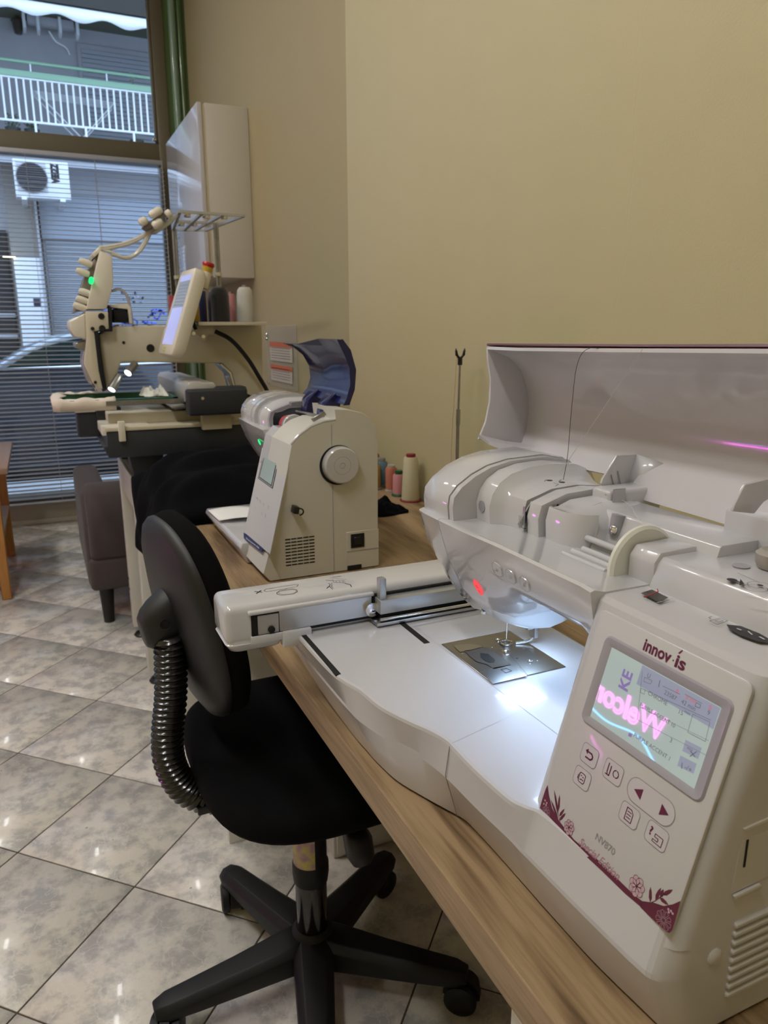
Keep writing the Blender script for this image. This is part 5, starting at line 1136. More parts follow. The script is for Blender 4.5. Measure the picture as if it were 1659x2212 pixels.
# ================================================================== MULTI NEEDLE EMBROIDERY MACHINE
em = thing('embroidery_machine', 'tall cream multi needle embroidery machine with charcoal base by the window', 'embroidery machine', (.45, 2.7, .725))
def slab(pts, y, th, m, name, par=None, b=.003, seg=2, label=None, smooth=38):
    bm = NB(); prism(bm, [atY(*p, y) for p in pts], (0, th, 0))
    if b: bev(bm, b, seg)
    return part(name, bm, m, par or em, label, smooth=smooth)
Y0 = 2.60
arm2 = slab([(213, 722), (246, 704), (566, 700), (570, 905), (515, 905), (512, 850), (500, 805), (478, 785), (262, 782), (247, 826), (234, 848), (226, 842)], Y0, .12, cream, 'machine_arm', b=.006, seg=3)
slab([(478, 785), (500, 805), (512, 850), (508, 850), (496, 808), (476, 788)], Y0-.012, .10, chrome, 'arm_trim', arm2, .001, 1)
case = slab([(216, 541), (242, 552), (245, 612), (231, 668), (186, 668)], Y0-.03, .22, cream_l, 'needle_case', b=.004)
slab([(208, 551), (216, 541), (187, 668), (160, 676), (183, 600)], Y0, .17, mat('brown_grey_metal', (.22, .19, .17), .5, .3, bump=.1), 'tension_plate', case, .003)
slab([(184, 673), (234, 673), (236, 711), (202, 717), (208, 722), (226, 842), (212, 838), (200, 828), (182, 786), (187, 735)], Y0-.035, .23, cream, 'needle_column', b=.004)
slab([(150, 693), (184, 676), (187, 733), (163, 729), (152, 712)], Y0-.03, .22, cream_l, 'front_cover', b=.006, seg=3)
slab([(203, 716), (213, 714), (213, 722), (231, 842), (223, 846), (213, 800)], Y0-.037, .05, slotm, 'drive_belt', b=.001)
slab([(236, 660), (242, 664), (243, 716), (214, 717), (214, 713), (236, 710)], Y0-.037, .05, slotm, 'belt_guard', b=.001)
for q, r in (((219, 683), .010), ((221, 709), .010), ((200, 710), .006), ((325, 752), .013), ((267, 740), .005), ((206, 826), .005)):
    c_ = atY(*q, Y0-.037 if q[0] < 250 else Y0); bm = NB(); lathe(bm, [(0, 0), (r, 0), (r*.9, .003), (r*.5, .003), (r*.4, .001), (0, .001)], c_, (0, -1, 0), 18); part('bolt', bm, black_p, em)
for k, (x, y) in enumerate(((184, 567), (178, 588), (184, 632), (178, 648), (172, 662))):
    for j in range(4):
        c_ = atY(x, y, Y0-.01+.05*j); bm = NB(); obl = V((-1, 0, .35)).normalized(); lathe(bm, [(0, -.022), (.009, -.020), (.011, -.008), (.011, .008), (.008, .018), (0, .02)], c_, obl, 14); part('tension_knob', bm, cream_l, case)
c_ = atY(197, 606, Y0-.04); bm = NB(); lathe(bm, [(0, -.012), (.006, -.009), (.008, 0), (.006, .009), (0, .012)], c_, (.2, 0, 1), 12); part('status_light', bm, green_led, case)
slab([(186, 760), (188, 735), (162, 742), (164, 752)], Y0, .16, dull_metal, 'thread_cutter', b=.002)
for j in range(6):
    bm = NB(); tube(bm, [atY(186+j*2, 800, Y0-.02+.03*j), atY(205+j*4, 846, Y0-.02+.03*j)], .0022, 6); part('needle_bar', bm, chrome, em)
slab([(182, 740), (186, 786), (200, 830), (192, 828), (178, 786)], Y0, .15, mat('violet_grey_plastic', (.34, .31, .36), .3), 'eye_shield', b=.001)
# motor
slab([(234, 658), (275, 655), (283, 663), (287, 699), (280, 699), (276, 668), (236, 664)], Y0-.01, .12, cream_l, 'motor_cover', b=.003)
slab([(243, 667), (274, 667), (277, 697), (243, 697)], Y0, .09, black_p, 'motor', b=.006, seg=3)
c_ = atY(260, 682, Y0); bm = NB(); lathe(bm, [(0, 0), (.022, 0), (.022, .006), (.016, .008), (0, .008)], c_, (0, -1, 0), 20); part('motor_cap', bm, slotm, em)
bm = NB(); tube(bm, bez([atY(*p, Y0) for p in ((240, 629), (258, 625), (272, 635), (280, 660), (286, 700))], 20), .0045, 8); part('cable', bm, cord_m, em)
# tilted touch screen
TL, TR, BR, BL = atY(391, 586, 2.54), atY(424, 576, 2.42), atY(371, 768, 2.42), atY(339, 763, 2.54)
def TS(s, t, h=0.0):
    a = TL+(TR-TL)*s; b = BL+(BR-BL)*s; n = (TR-TL).cross(BL-TL).normalized(); n = n if n.x < 0 else -n
    return b+(a-b)*t+n*h
bm = NB(); o = rrect(0, 1, 0, 1, .12, 5); loft(bm, [[TS(u, v, -.040) for u, v in rrect(.08, .98, .02, .97, .12, 5)], [TS(u, v, -.032) for u, v in o], [TS(u, v, -.004) for u, v in o], [TS(u, v, 0) for u, v in rrect(.03, .97, .012, .988, .11, 5)]]); ts_ = part('touch_screen', bm, cream_l, em, smooth=50)
for (v0_, v1_, m_) in ((.12, .55, lcd3_m), (.55, .86, lcd3_d), (.86, .93, lcd3_m)):
    bm = NB(); flat(bm, [(.17, v0_), (.86, v0_), (.86, v1_), (.17, v1_)], lambda u, v, h: TS(u, v, .0006)); part('display', bm, m_, ts_, smooth=None)
bm = NB()
for k in range(7): stroke(bm, [(.22, .58+k*.038), (.80, .58+k*.038)], lambda u, v, h: TS(u, v, .001), .006)
part('display_rows', bm, grey_ink, ts_, smooth=None)
for v_ in (.075, .04):
    bm = NB(); flat(bm, [(.42+.10*math.cos(a), v_+.012*math.sin(a)) for a in [k*math.pi/6 for k in range(12)]], lambda u, v, h: TS(u, v, .0008)); part('green_key', bm, mat('key_green', (.45, .6, .12), .4), ts_, smooth=None)
a, b = atY(438, 622, 2.47), atY(447, 585, 2.47); ax_ = (b-a).normalized()
bm = NB(); lathe(bm, [(0, 0), (.017, 0), (.017, .05), (0, .05)], a, ax_, 18); es = part('stop_switch_body', bm, cream_l, ts_)
bm = NB(); lathe(bm, [(0, .05), (.016, .05), (.018, .066), (0, .066)], a, ax_, 18); part('stop_switch_ring', bm, t_yel, es)
bm = NB(); lathe(bm, [(0, .060), (.013, .060), (.020, .074), (.018, .080), (0, .081)], a, ax_, 20); part('stop_button', bm, redm, es, 'red mushroom stop button')
slab([(425, 703), (462, 702), (463, 722), (450, 722), (443, 735), (421, 722), (388, 717), (388, 711), (423, 714)], 2.52, .02, cream, 'screen_bracket', b=.002)
for q in ((439, 727), (418, 720)):
    c_ = atY(*q, 2.518); bm = NB(); lathe(bm, [(0, 0), (.007, 0), (.006, .004), (0, .004)], c_, (0, -1, 0), 14); part('bracket_bolt', bm, chrome, em)
slab([(385, 718), (399, 719), (400, 730), (386, 731)], 2.51, .03, slotm, 'bracket_clamp', b=.002)
bm = NB(); tube(bm, bez([atY(*p, 2.5) for p in ((415, 680), (416, 695), (423, 712))], 10), .006, 8); part('cable', bm, slotm, em)
bm = NB(); tube(bm, bez([atY(*p, 2.52) for p in ((465, 716), (500, 735), (535, 775), (560, 815), (577, 845), (582, 870))], 30), .0072, 12); part('black_hose', bm, slotm, em)
bm = NB(); tube(bm, bez([atY(*p, 2.5) for p in ((520, 850), (540, 857), (560, 868), (575, 882))], 16), .0065, 10); part('black_hose', bm, slotm, em)
# thread shelf and rack
SHZ = atY(480, 696, 2.47).z
a, b = atY(428, 696, 2.47).x, atY(556, 696, 2.47).x
part('thread_shelf', BX(a, b+.03, 2.47, 2.66, SHZ-.006, SHZ, b=.001), char_g, em)
part('shelf_edge', BX(a, b+.03, 2.464, 2.47, SHZ-.010, SHZ+.001, b=.001), cream, em)
RZ = 1.56
g_ = lambda px, py: atZ(px, py, RZ)
A_, B_, C_, D_ = g_(388, 457), g_(527, 466), g_(444, 498), g_(374, 496)
bm = NB()
for p, q in ((A_, B_), (D_, C_), (A_, D_), (B_, C_), (A_*.5+D_*.5, B_*.5+C_*.5), (A_*.66+B_*.34, D_*.66+C_*.34), (A_*.33+B_*.67, D_*.33+C_*.67)): 
    d = (q-p).normalized(); t = V((-d.y, d.x, 0))*.005
    obox(bm, (p+q)/2, (q-p)/2, t, (0, 0, .004))
part('thread_rack_frame', bm, alum, em)
for k in range(3):
    for s_ in (.25, .75):
        p = (A_*(1-(k+.5)/3)+B_*((k+.5)/3))*(1-s_)+(D_*(1-(k+.5)/3)+C_*((k+.5)/3))*s_
        bm = NB(); lathe(bm, [(0, 0), (.011, 0), (.013, .012), (.007, .02), (0, .02)], p, n=12); part('thread_eyelet', bm, chrome, em)
for (px, y0_, y1_) in ((376, 495, 690), (466, 482, 690)):
    for dx in (-2.2, 2.2):
        p = g_(px, y0_) if px < 400 else g_(px, y0_)
        bm = NB(); q = V((p.x+dx*.0022, p.y, 0)); tube(bm, [(q.x, q.y, SHZ-.02), (q.x, q.y, RZ)], .0045, 8); part('rack_pole', bm, dull_metal, em)
    bm = NB(); lathe(bm, [(0, -.01), (.013, -.006), (.013, .006), (0, .01)], (p.x, p.y, SHZ+.17), n=12); part('pole_clamp', bm, chrome, em)
slab([(326, 505), (377, 462), (392, 460), (372, 482), (340, 504)], 2.63, .02, alum, 'guide_bracket', b=.002)
slab([(309, 490), (313, 483), (344, 466), (352, 459), (360, 467), (345, 482), (318, 497)], 2.60, .05, mat('brown_guide', (.15, .13, .12), .5), 'thread_guide', b=.003)
for q in (((301, 483), (318, 474)), ((323, 467), (349, 452)), ((330, 490), (350, 477)), ((358, 466), (370, 458))):
    bm = NB(); tube(bm, [atY(*q[0], 2.60), atY(*q[0], 2.60)*.8+atY(*q[1], 2.60)*.2, atY(*q[0], 2.60)*.2+atY(*q[1], 2.60)*.8, atY(*q[1], 2.60)], [.008, .013, .013, .008], 12); part('guide_roller', bm, cream_l, em)
for P_ in (((350, 484), (318, 503), (285, 520), (250, 530), (214, 535)), ((347, 488), (316, 507), (285, 524), (250, 534), (216, 540)), ((327, 498), (314, 525), (298, 546), (272, 558), (240, 545), (222, 540)), ((323, 500), (308, 530), (290, 551), (268, 556), (240, 549))):
    bm = NB(); tube(bm, bez([atY(*p, 2.64) for p in P_], 24), .0058, 8); part('thread_tube', bm, clear_g, em)
slab([(198, 548), (214, 533), (222, 538), (204, 556)], Y0-.02, .20, cream_l, 'tube_holder', b=.004)
# work lamps
for a, b, e in (((292, 786), (276, 806), 1), ((258, 812), (241, 842), 0)):
    p, q = atY(*a, 2.585), atY(*b, 2.555); d = (q-p).normalized()
    bm = NB(); lathe(bm, [(0, 0), (.012, 0), (.0145, (q-p).length), (.012, (q-p).length), (.011, (q-p).length-.004), (0, (q-p).length-.004)], p, d, 20); wl = part('work_lamp', bm, dull_metal, em)
    bm = NB(); lathe(bm, [(0, (q-p).length-.003), (.0125, (q-p).length-.003), (.0125, (q-p).length-.001), (0, (q-p).length-.001)], p, d, 20); part('lamp_lens', bm, spot_m, wl)
# base and pantograph
part('base_body', sect_ if False else BX(.170, .985, 2.42, 2.98, .805, .889, b=.006), char, em)
slab([(232, 983), (224, 965), (540, 942), (545, 960)], 2.425, .30, char, 'base_underside', b=.003)
part('base_rim', BX(.168, .985, 2.415, 2.985, .889, .901, b=.002), cream, em)
part('bed_plate', BX(.185, .62, 2.50, 2.96, .901, .935, b=.003), cream, em)
part('front_lip', BX(.158, .30, 2.425, 2.60, .876, .905, b=.003), cream_l, em)
part('free_arm', BX(.10, .24, 2.68, 2.80, .84, .93, b=.008, seg=3), char, em)
part('arm_cover', BX(.095, .16, 2.67, 2.79, .925, .945, b=.003), cream_l, em)
part('hook_cover', BX(.16, .235, 2.60, 2.66, .905, .945, b=.003), black_p, em)
part('slide_post', BX(.205, .225, 2.405, 2.42, .858, .920, b=.002), cream_l, em)
part('slide_block', BX(.46, .555, 2.40, 2.43, .880, .945, b=.002), cream, em)
for x, y in ((.235, 2.47), (.235, 2.86), (.80, 2.47), (.80, 2.86)):
    bm = NB(); loft(bm, [[(x+.012, y+.01, .727), (x+.095, y+.01, .727), (x+.095, y+.08, .727), (x+.012, y+.08, .727)], [(x, y, .81), (x+.11, y, .81), (x+.11, y+.09, .81), (x, y+.09, .81)]]); bev(bm, .003, 2); part('base_foot', bm, char, em)
bx0 = atY(445, 860, 2.38).x
bm = NB(); pr = [(bx0-.055, .968), (bx0-.055, 1.020), (bx0-.045, 1.032), (bx0-.012, 1.034), (bx0-.005, 1.028), (bx0+.03, 1.030), (bx0+.038, 1.018), (bx0+.038, .968)]
prism(bm, [(x, 2.40, z) for x, z in pr], (0, .62, 0)); bev(bm, .002, 2); part('x_carriage', bm, mat('satin_aluminium', (.55, .55, .55), .35, .3), em)
part('carriage_end', BX(bx0-.06, bx0+.13, 2.36, 2.41, .930, 1.012, b=.008, seg=3), char, em)
part('carriage_motor_cover', BX(bx0+.03, bx0+.13, 2.37, 2.44, .935, 1.016, b=.006, seg=3), char, em)
bm = NB(); lathe(bm, [(0, 0), (.005, 0), (.005, .002), (0, .002)], (bx0-.015, 2.358, .985), (0, -1, 0), 12); part('carriage_screw', bm, chrome, em)
part('carriage_rail', BX(bx0-.10, bx0-.06, 2.42, 2.98, .952, .962, b=.001), alum, em)
part('carriage_beam', BX(bx0-.09, bx0+.0, 2.44, 2.98, .945, .955, b=.001), dull_metal, em)
# hoop with fabric
hp = thing('embroidery_hoop', 'green embroidery hoop clamped under the needles of the cream machine', 'embroidery hoop', (.2, 2.6, .97))
HZ = .972
hz = lambda px, py: atZ(px, py, HZ)
hy0, hy1, hx0, hx1 = 2.47, 2.74, .045, .40
bm = NB(); 
for q in ((hx0, hx1, hy0, hy0+.014), (hx0, hx1, hy1-.014, hy1), (hx0, hx0+.014, hy0, hy1), (hx1-.014, hx1, hy0, hy1)): box(bm, *q, HZ-.010, HZ+.010)
part('hoop_frame', bm, green_h, hp)
bm = NB(); box(bm, .18, bx0-.05, hy0-.012, hy0+.0, HZ-.008, HZ+.006); box(bm, .18, bx0-.05, hy1, hy1+.012, HZ-.008, HZ+.006); part('hoop_arm', bm, dull_metal, hp)
def crumple(name, x0, x1, y0, y1, z, amp, m, lab, cat, n=26, seed=1, solid=.0015, cut=None, par=None):
    random.seed(seed); ph = [random.uniform(0, 6) for _ in range(9)]
    rows = []
    for i in range(n):
        r = []
        for j in range(n):
            s, t = i/(n-1), j/(n-1); x = x0+(x1-x0)*s; y = y0+(y1-y0)*t
            h = .5+.25*math.sin(9*s+4*t+ph[0])+.2*math.sin(13*t-6*s+ph[1])+.15*math.sin(21*s+17*t+ph[2])+.1*math.sin(31*s-23*t+ph[3])
            e = min(1, 5*min(s, 1-s, t, 1-t)+.05)
            wob = .06*(x1-x0)*math.sin(7*t+ph[4])*(1 if s > .5 else -1)*(abs(s-.5)*2)**2
            r.append(V((x+wob, y+.06*(y1-y0)*math.sin(8*s+ph[5])*(abs(t-.5)*2)**2*(1 if t > .5 else -1), z+amp*h*e)))
        rows.append(r)
    bm = NB(); grid(bm, rows)
    return single(name, bm, m, lab, cat, ((x0+x1)/2, (y0+y1)/2, z), solid=solid, smooth=60)
bm = NB(); rows = []
for i in range(50):
    t = i/49; 
    # strip of cloth wrapped round the near, left and far sides of the hoop
    if t < .4: c = V((.21-.17*(t/.4), hy0+.005, HZ))
    elif t < .6: c = V((.04, hy0+.005+(hy1-hy0-.01)*((t-.4)/.2), HZ))
    else: c = V((.04+.15*((t-.6)/.4), hy1-.005, HZ))
    w_ = .022+.010*math.sin(t*25)+.006*math.sin(t*61+1)
    tgt = V((0, 1, 0)) if (t < .4) else (V((1, 0, 0)) if t < .6 else V((0, -1, 0)))
    rows.append([c+V((0, 0, -.022))-tgt*.010, c+V((0, 0, .004))-tgt*.013, c+V((0, 0, .013+.005*math.sin(t*37)))-tgt*.004, c+V((0, 0, .014+.004*math.sin(t*29+2)))+tgt*w_*.6, c+V((0, 0, .012))+tgt*w_])
grid(bm, rows); single('hooped_cloth', bm, hoop_cloth, 'crumpled cream cloth wrapped around the left end of the green hoop', 'cloth', (.1, 2.6, HZ), solid=.002, smooth=70)
crumple('backing_scrap', .30, .385, 2.52, 2.66, HZ+.010, .03, mat('white_backing', (.75, .76, .72), .9), 'crumpled white backing scrap lying on the right end of the hoop', 'fabric scrap', seed=5)
# cones on the shelf
def cone(name, px, wpx, ytop, y, m, lab, dome_=True, y_px=None):
    a = atY(px, 690, y); d = (a-CAM).dot(f_); r = wpx/2*d/F; h = atY(px, ytop, y).z-SHZ
    t = thing(name, lab, 'thread cone', (a.x, y, SHZ), group='thread cones on the embroidery machine shelf')
    bm = NB(); pf = [(0, 0), (r, 0), (r*1.0, h*.05), (r*.97, h*.75), (r*.86, h*.92), (r*.62, h), (0, h)] if dome_ else [(0, 0), (r, 0), (r*.94, h*.97), (r*.86, h), (0, h)]
    lathe(bm, pf, (a.x, y, SHZ+.002), n=26); part('thread', bm, m, t, smooth=50)
    bm = NB(); lathe(bm, [(0, 0), (r*.98, 0), (r*.98, .003), (0, .003)], (a.x, y, SHZ+.0002), n=20); lathe(bm, [(0, 0), (r*.35, 0), (r*.30, .008), (0, .008)], (a.x, y, SHZ+h+.001), n=14); part('cone_core', bm, cap_grey, t)
cone('thread_cone', 531, 36, 622, 2.53, t_silver, 'silvery white thread cone at the right end of the machine shelf')
cone('thread_cone', 477, 40, 623, 2.51, t_black, 'large black thread cone standing on the machine shelf in front of the pole')
cone('thread_cone', 458, 16, 632, 2.60, t_plum, 'dark plum thread cone half hidden behind the black cone')
cone('thread_cone', 500, 20, 636, 2.60, t_pink, 'pink thread cone half hidden between the black and silver cones', False)
cone('thread_cone', 436, 24, 630, 2.58, t_navy, 'navy blue thread cone behind the tilted touch screen', False)
cone('thread_cone', 423, 18, 654, 2.52, t_yel, 'yellow thread cone peeping out beside the touch screen', False)
cone('thread_cone', 374, 16, 640, 2.60, t_red, 'dark red thread cone just visible left of the touch screen', False)
# notices on the wall
nt2 = thing('notice_board', 'clear acrylic sheet on the wall holding two printed warning notices', 'notice', (.99, 3.1, 1.05))
q = [atX(*p, XR-.004) for p in ((575, 703), (640, 703), (640, 845), (578, 845))]
yy0, yy1 = q[1].y, q[0].y; zz0, zz1 = q[2].z, q[0].z
part('acrylic_sheet', BX(XR-.006, XR-.003, yy0, yy1, zz0, zz1, b=.0005, seg=1), acr, nt2)
for (pa, pb) in (((583, 738), (632, 784)), ((585, 786), (632, 830))):
    a, b = atX(*pa, XR-.007), atX(*pb, XR-.007); pr_ = part('notice_sheet', BX(XR-.0075, XR-.0065, b.y, a.y, b.z, a.z), mat('notice_paper', (.60, .57, .47), .7, bump=.02), nt2)
    part('heading_band', BX(XR-.0085, XR-.0074, b.y, a.y, a.z-.022, a.z), orange_p, pr_)
    for k in range(5): part('print_line', BX(XR-.0085, XR-.0074, b.y+.03, a.y-.02, b.z+.012+k*.011, b.z+.0150+k*.011), grey_ink, pr_)
for z in (zz0+.012, zz1-.04, zz1-.06):
    bm = NB(); lathe(bm, [(0, 0), (.008, 0), (.006, .005), (0, .005)], (XR-.007, yy1-.012, z), (-1, 0, 0), 12); part('screw', bm, chrome, nt2)

# ================================================================== SPOOLS ON THE DESK
def spool(x, y, rb, rt, h, m, cap, lab, hb=.006, neck=.0, base=None, name='thread_spool'):
    t = thing(name, lab, 'thread spool', (x, y, .75), group='thread spools on the desk')
    bm = NB(); lathe(bm, [(0, 0), (rb*1.12, 0), (rb*1.15, .002), (rb*1.05, hb), (0, hb)], (x, y, .7503), n=28); part('base', bm, base or cap, t)
    bm = NB(); lathe(bm, [(0, hb), (rb*.94, hb), (rb*.97, hb+.002), (rt*.99, h-.006), (rt*.85, h), (0, h)], (x, y, .7503), n=28); part('thread', bm, m, t, smooth=50)
    bm = NB(); lathe(bm, [(0, h), (rt*.62, h), (rt*.66, h+neck*.6), (rt*.60, h+neck), (0, h+neck)], (x, y, .7503), n=24); part('cap', bm, cap, t); return t
spool(.8665, 1.795, .0175, .0165, .060, t_pink, cap_green, 'pink thread spool with a green base standing on the desk', neck=.010)
t = spool(.840, 1.900, .019, .018, .070, t_gold, cap_grey, 'golden thread spool just right of the rear machine on the desk', neck=.010)
spool(.8700, 1.918, .010, .018, .075, t_blue, cap_grey, 'pale blue thread spool behind the golden and pink spools', neck=.010)
spool(.868, 1.965, .017, .016, .090, t_red, cap_green, 'red thread spool with a green cap at the back of the group', neck=.008)
spool(.872, 1.855, .016, .017, .068, t_orange, cap_clear, 'coral thread spool hidden directly behind the pink spool', neck=.008)
spool(.835, 1.985, .017, .016, .096, t_black, cap_grey, 'black thread spool with a grey cap at the far end of the group', neck=.008)
spool(.868, 1.725, .0255, .0195, .118, t_cream, cap_dred, 'tall cream thread cone with a dark red top on the desk', neck=.008, hb=.004, name='thread_cone')
tsd = thing('thread_stand', 'thin telescopic metal thread stand with a forked top near the wall', 'thread stand', (.85, 1.45, .75))
bm = NB(); lathe(bm, [(0, 0), (.045, 0), (.045, .004), (.01, .012), (0, .012)], (.848, 1.452, .7502), n=30); part('foot', bm, black_p, tsd)
bm = NB(); tube(bm, [(.848, 1.452, .76), (.849, 1.452, .99)], .0038, 12); tube(bm, [(.849, 1.452, .985), (.849, 1.452, 1.02)], .0048, 12); part('lower_tube', bm, dull_metal, tsd)
bm = NB(); tube(bm, [(.849, 1.452, 1.0), (.8505, 1.452, 1.125)], .0024, 10); part('upper_tube', bm, dull_metal, tsd)
bm = NB(); tube(bm, [(.8505, 1.452, 1.118), (.8505, 1.452, 1.133)], .0052, 12)
for s_ in (-1, 1):
    tube(bm, bez([(.8505, 1.452, 1.132), (.8505+s_*.007, 1.452, 1.138), (.8505+s_*.011, 1.452, 1.150)], 8), .0028, 8)
    tube(bm, [(.8505+s_*.011+.006*math.cos(a)*.5, 1.452+.006*math.cos(a)*.8, 1.146+.007*math.sin(a)) for a in [k*math.pi/6 for k in range(13)]], .0014, 6)
part('fork', bm, black_p, tsd)
bm = NB(); tube(bm, bez([(.842, 1.452, 1.145), (.838, 1.452, 1.05), (.833, 1.452, .93), (.835, 1.455, .76)], 20), .0004, 5); part('thread', bm, t_orange, tsd)

# ================================================================== BLACK GARMENT
def fold(s, t): return .5*math.sin(17*t+5*s+.6)+.35*math.sin(29*t-7*s+2)+.25*math.sin(11*s+23*t+1)+.15*math.sin(47*t+9*s)
bm = NB(); rows = []
path = bez([(.225, 0, .600), (.222, 0, .66), (.228, 0, .735), (.250, 0, .80), (.300, 0, .848), (.38, 0, .868), (.48, 0, .872), (.56, 0, .860), (.64, 0, .820), (.70, 0, .758)], 48)
NTT = 60
for i, p in enumerate(path):
    s = i/(len(path)-1); r = []
    hang = max(0, 1-s*4.5)
    for j in range(NTT):
        t = j/(NTT-1)
        ylo = 1.70+(.42-.0)*0; y0_ = 1.715 - .10*math.exp(-((s-.28)/.12)**2) + .30*hang*0 ; y1_ = 2.36-.05*s
        y = y0_+(y1_-y0_)*t
        e = min(1, 6*min(t, 1-t)+.0)
        base_z = .7545
        z = base_z+(p.z-base_z)*((math.sin(math.pi*min(max(t, 0), 1)))**.55 if s > .2 else 1)
        z = p.z if s <= .12 else (p.z*(1-min(1, (s-.12)*6))+z*min(1, (s-.12)*6))
        amp = .010+.012*s
        x = p.x - (fold(s*1.5, t)*.010 if s < .4 else 0) 
        z += fold(s*1.6, t)*amp*e*(1 if s > .15 else .3)
        if s < .15: z += .10*(t-.5)*(-1)*0 + .05*math.sin(t*5+1)*(1-s*6)
        r.append(V((x, y+.012*math.sin(20*s+9*t), max(z, .7535) if x > .262 else z)))
    rows.append(r)
grid(bm, rows); gar = single('black_garment', bm, cloth_b, 'large black garment heaped behind the rear sewing machine and hanging off the desk', 'garment', (.45, 2.0, .755), solid=.004, smooth=80)
crumple('black_cloth_corner', .64, .80, 1.60, 1.70, .752, .035, cloth_b, 'corner of black cloth lying on the desk right of the rear machine', 'cloth', seed=9, solid=.003)

# ================================================================== TASK CHAIR
ch = thing('task_chair', 'black fabric swivel task chair pulled up to the desk', 'chair', (.357, 1.103, 0))
HX, HY = .357, 1.103
for k, ang in enumerate((36, 110, 182, 253, 324)):
    a = math.radians(ang); d = V((math.cos(a), math.sin(a), 0)); n = V((-d.y, d.x, 0)); R_ = .285
    bm = NB(); rg = []
    for t, w1, w2, zt, zb_ in ((.02, .034, .038, .118, .062), (.06, .032, .036, .112, .062), (.14, .027, .032, .101, .060), (.22, .023, .029, .092, .060), (.268, .021, .027, .087, .061), (.290, .014, .020, .081, .065)):
        c = V((HX, HY, 0))+d*t
        rg.append([c+n*w2+V((0, 0, zb_)), c+n*w2*.98+V((0, 0, zt-.012)), c+n*w1*.7+V((0, 0, zt)), c-n*w1*.7+V((0, 0, zt)), c-n*w2*.98+V((0, 0, zt-.012)), c-n*w2+V((0, 0, zb_))])
    loft(bm, rg); bev(bm, .003, 2, 25); ba = part('base_arm', bm, base_b, ch, smooth=45)
    cpos = V((HX, HY, 0))+d*.268; wd = math.radians((200, 262, 250, 120, -40)[k]); wv = V((math.cos(wd), math.sin(wd), 0)); wn = V((-wv.y, wv.x, 0))
    cs = NB(); tube(cs, [cpos+V((0, 0, .066)), cpos+V((0, 0, .045))], .007, 10)
    hood = [cpos+wv*.012+wv*.034*math.cos(t)+V((0, 0, .0315+.034*math.sin(t))) for t in [math.radians(-10+k2*20) for k2 in range(11)]]
    loft(cs, [[p+wn*s_ for p in hood]+[cpos+wv*.012-wv*.010+V((0, 0, .026))+wn*s_] for s_ in (-.008, .008)]); part('caster_hood', cs, base_b, ba)
    for s_ in (-1, 1):
        bm = NB(); lathe(bm, [(0, 0), (.022, 0), (.0295, .003), (.030, .008), (.0295, .015), (.024, .018), (.012, .018), (0, .016)], cpos+wv*.012+wn*s_*.009+V((0, 0, .0302)), wn*s_, 24); part('caster_wheel', bm, base_b, ba)
bm = NB(); lathe(bm, [(0, .058), (.040, .058), (.044, .066), (.042, .108), (.036, .120), (.030, .126), (0, .126)], (HX, HY, 0), n=30); part('base_hub', bm, base_b, ch, smooth=45)
bm = NB(); lathe(bm, [(0, .12), (.0285, .12), (.0285, .235), (.026, .24), (0, .24)], (HX, HY, 0), n=28); part('gas_column', bm, mat('gloss_black_tube', (.006, .006, .006), .15, coat=.5), ch)
bm = NB(); lathe(bm, [(0, .225), (.031, .225), (.033, .24), (.033, .262), (.030, .268), (.030, .375), (0, .375)], (HX, HY, 0), n=28); gc = part('column_cover', bm, base_b, ch)
bm = NB(); r2 = .0308; rows = []
for z in (.266, .345): rows.append([V((HX+r2*math.cos(a), HY+r2*math.sin(a), z)) for a in [math.radians(160+i*9) for i in range(13)]])
grid(bm, rows)
stk = mat('floral_sticker', (.55, .50, .12), .45, var=(.38, .22, .30), vscale=55); o = part('sticker', bm, stk, gc, 'yellow and lilac floral paper sticker', smooth=60)
# seat
def sup(cx, cy, a, b, e, n=56, yaw=0):
    out = []
    for k in range(n):
        t = 2*math.pi*k/n; x = a*math.copysign(abs(math.cos(t))**e, math.cos(t)); y = b*math.copysign(abs(math.sin(t))**e, math.sin(t))
        out.append((cx+x*math.cos(yaw)+y*math.sin(yaw), cy-x*math.sin(yaw)+y*math.cos(yaw)))
    return out
SXc, SYc = .386, 1.137
bm = NB(); rg = []
for z, s_ in ((.458, .93), (.464, .975), (.472, .995), (.484, 1.0), (.494, .99), (.501, .955), (.504, .90), (.503, .72), (.500, .4)):
    rg.append([V((x, y, z + (.004*((x-SXc)/.2)**2 if z > .49 else 0))) for x, y in sup(SXc, SYc, .221*s_, .247*s_, .62)])
loft(bm, rg); part('seat', bm, chair_f, ch, smooth=60)
part('seat_mechanism', BX(HX-.06, HX+.11, HY-.07, HY+.07, .375, .458, b=.006), black_p, ch)
bm = NB(); loft(bm, [[V((x, y, z)) for x, y in sup(cx_, cy_, a_, b_, .7, 16)] for z, cx_, cy_, a_, b_ in ((.40, .398, .995, .016, .018), (.385, .400, .982, .023, .022), (.355, .402, .975, .023, .020), (.342, .402, .972, .016, .013))]); part('lever_knob', bm, black_p, ch, smooth=60)
bm = NB(); tube(bm, [(.385, 1.04, .40), (.398, 1.0, .388)], .007, 8); part('lever', bm, black_p, ch)
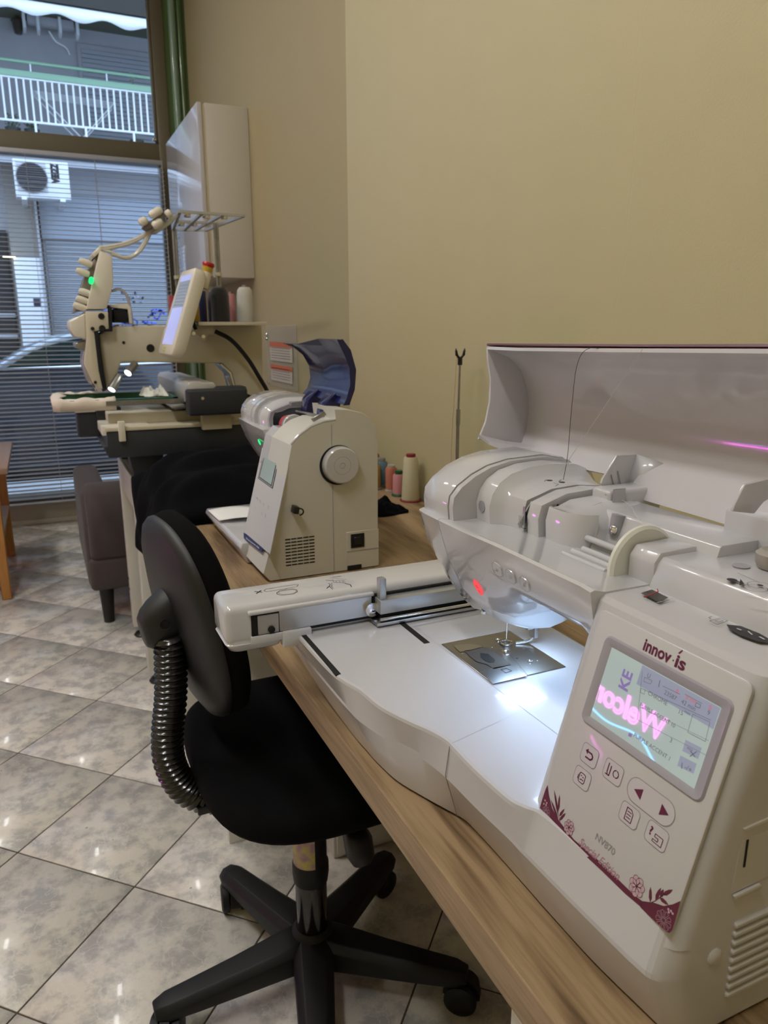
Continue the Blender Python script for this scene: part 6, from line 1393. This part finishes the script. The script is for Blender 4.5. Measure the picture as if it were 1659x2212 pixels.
# backrest
BC = V((.169, 1.17, .739)); yaw_, tl_ = -.148, .176
Ub = V((math.sin(yaw_), math.cos(yaw_), 0)); Nb = V((math.cos(yaw_), -math.sin(yaw_), 0)); Vb = V((0, 0, 1))*math.cos(tl_)-Nb*math.sin(tl_); Wb = Ub.cross(Vb); Wb = Wb if Wb.x > 0 else -Wb
def bring(s_, h, e=.80, a=.147, b=.171):
    out = []
    for k in range(52):
        t = 2*math.pi*k/52; u = a*s_*math.copysign(abs(math.cos(t))**e, math.cos(t)); v = b*s_*math.copysign(abs(math.sin(t))**e, math.sin(t))
        out.append(BC+Ub*u+Vb*v+Wb*(h+.22*u*u))
    return out
bm = NB(); loft(bm, [bring(.25, -.020), bring(.60, -.018), bring(.86, -.010), bring(.96, -.003), bring(1.0, .006), bring(1.0, .012)]); part('back_shell', bm, chair_sh, ch, smooth=60)
bm = NB(); loft(bm, [bring(.975, .010), bring(1.0, .018), bring(1.015, .030), bring(1.0, .042), bring(.93, .050), bring(.7, .054), bring(.3, .052)]); part('back_cushion', bm, chair_f, ch, smooth=60)
KC = atY(352, 1330, 1.125); BUP = .050
bm = NB(); rg = []
for h, a_, b_, dv in ((.055, .040, .052, .01), (.038, .042, .050, .006), (.018, .040, .045, 0), (.004, .034, .038, -.004), (-.004, .024, .028, -.006)):
    rg.append([BC+Ub*(-.018)+Vb*(-.035+BUP)+Wb*(-.062+h)+Ub*(.78*a_*math.copysign(abs(math.cos(t))**.75, math.cos(t)))+Vb*(.86*b_*math.copysign(abs(math.sin(t))**.75, math.sin(t))+dv) for t in [2*math.pi*k/30 for k in range(30)]])
loft(bm, rg); bk = part('back_bracket', bm, chair_sh, ch, smooth=60)
hd = (CAM-KC).normalized()
KP = BC+Ub*(-.02)+Vb*(-.060+BUP)+Wb*(-.048)
tb_ = NB(); tb_.from_mesh(bk.data); bv_ = BVHTree.FromBMesh(tb_); tb_.free(); dd_ = ray(357, 1349).normalized(); lc_, nn_, _, _ = bv_.ray_cast(CAM, dd_)
if lc_ is not None:
    if nn_.dot(dd_) > 0: nn_ = -nn_
    bm = NB(); lathe(bm, [(0, .0004), (.0080, .0004), (.0085, .0012), (.0098, .0008), (.0100, -.002), (0, -.002)], lc_, nn_, 24); bh_ = part('bolt_hole', bm, chair_sh, bk)
    bm = NB(); lathe(bm, [(0, .0008), (.0078, .0008), (.0078, .0006), (0, .0006)], lc_, nn_, 20); part('hole_inside', bm, slotm, bk)
# ribbed bellows
BP = bez([atY(364, 1372, 1.13), atY(368, 1400, 1.13), atY(369, 1500, 1.13), atY(362, 1590, 1.13), atY(368, 1650, 1.13), atY(396, 1700, 1.13), atY(438, 1722, 1.13), atY(490, 1724, 1.13)], 240)
acc = [0.0]
for i in range(1, len(BP)): acc.append(acc[-1]+(BP[i]-BP[i-1]).length)
np_ = 210; BQ = []; j_ = 0
for i in range(np_+1):
    s_ = acc[-1]*i/np_
    while j_ < len(acc)-2 and acc[j_+1] < s_: j_ += 1
    t_ = (s_-acc[j_])/max(acc[j_+1]-acc[j_], 1e-9); BQ.append(BP[j_].lerp(BP[j_+1], t_))
BP = BQ
bm = NB(); rr_ = []
for i in range(len(BP)):
    t = (i % 6)/6; rr_.append(.0215+.0050*(1-abs(2*t-1))**1.6)
tube(bm, BP, rr_, 22); part('bellows', bm, bellow_m, ch, smooth=70)
part('back_bar', BX(.165, .32, 1.10, 1.15, .415, .428, b=.002), black_p, ch)
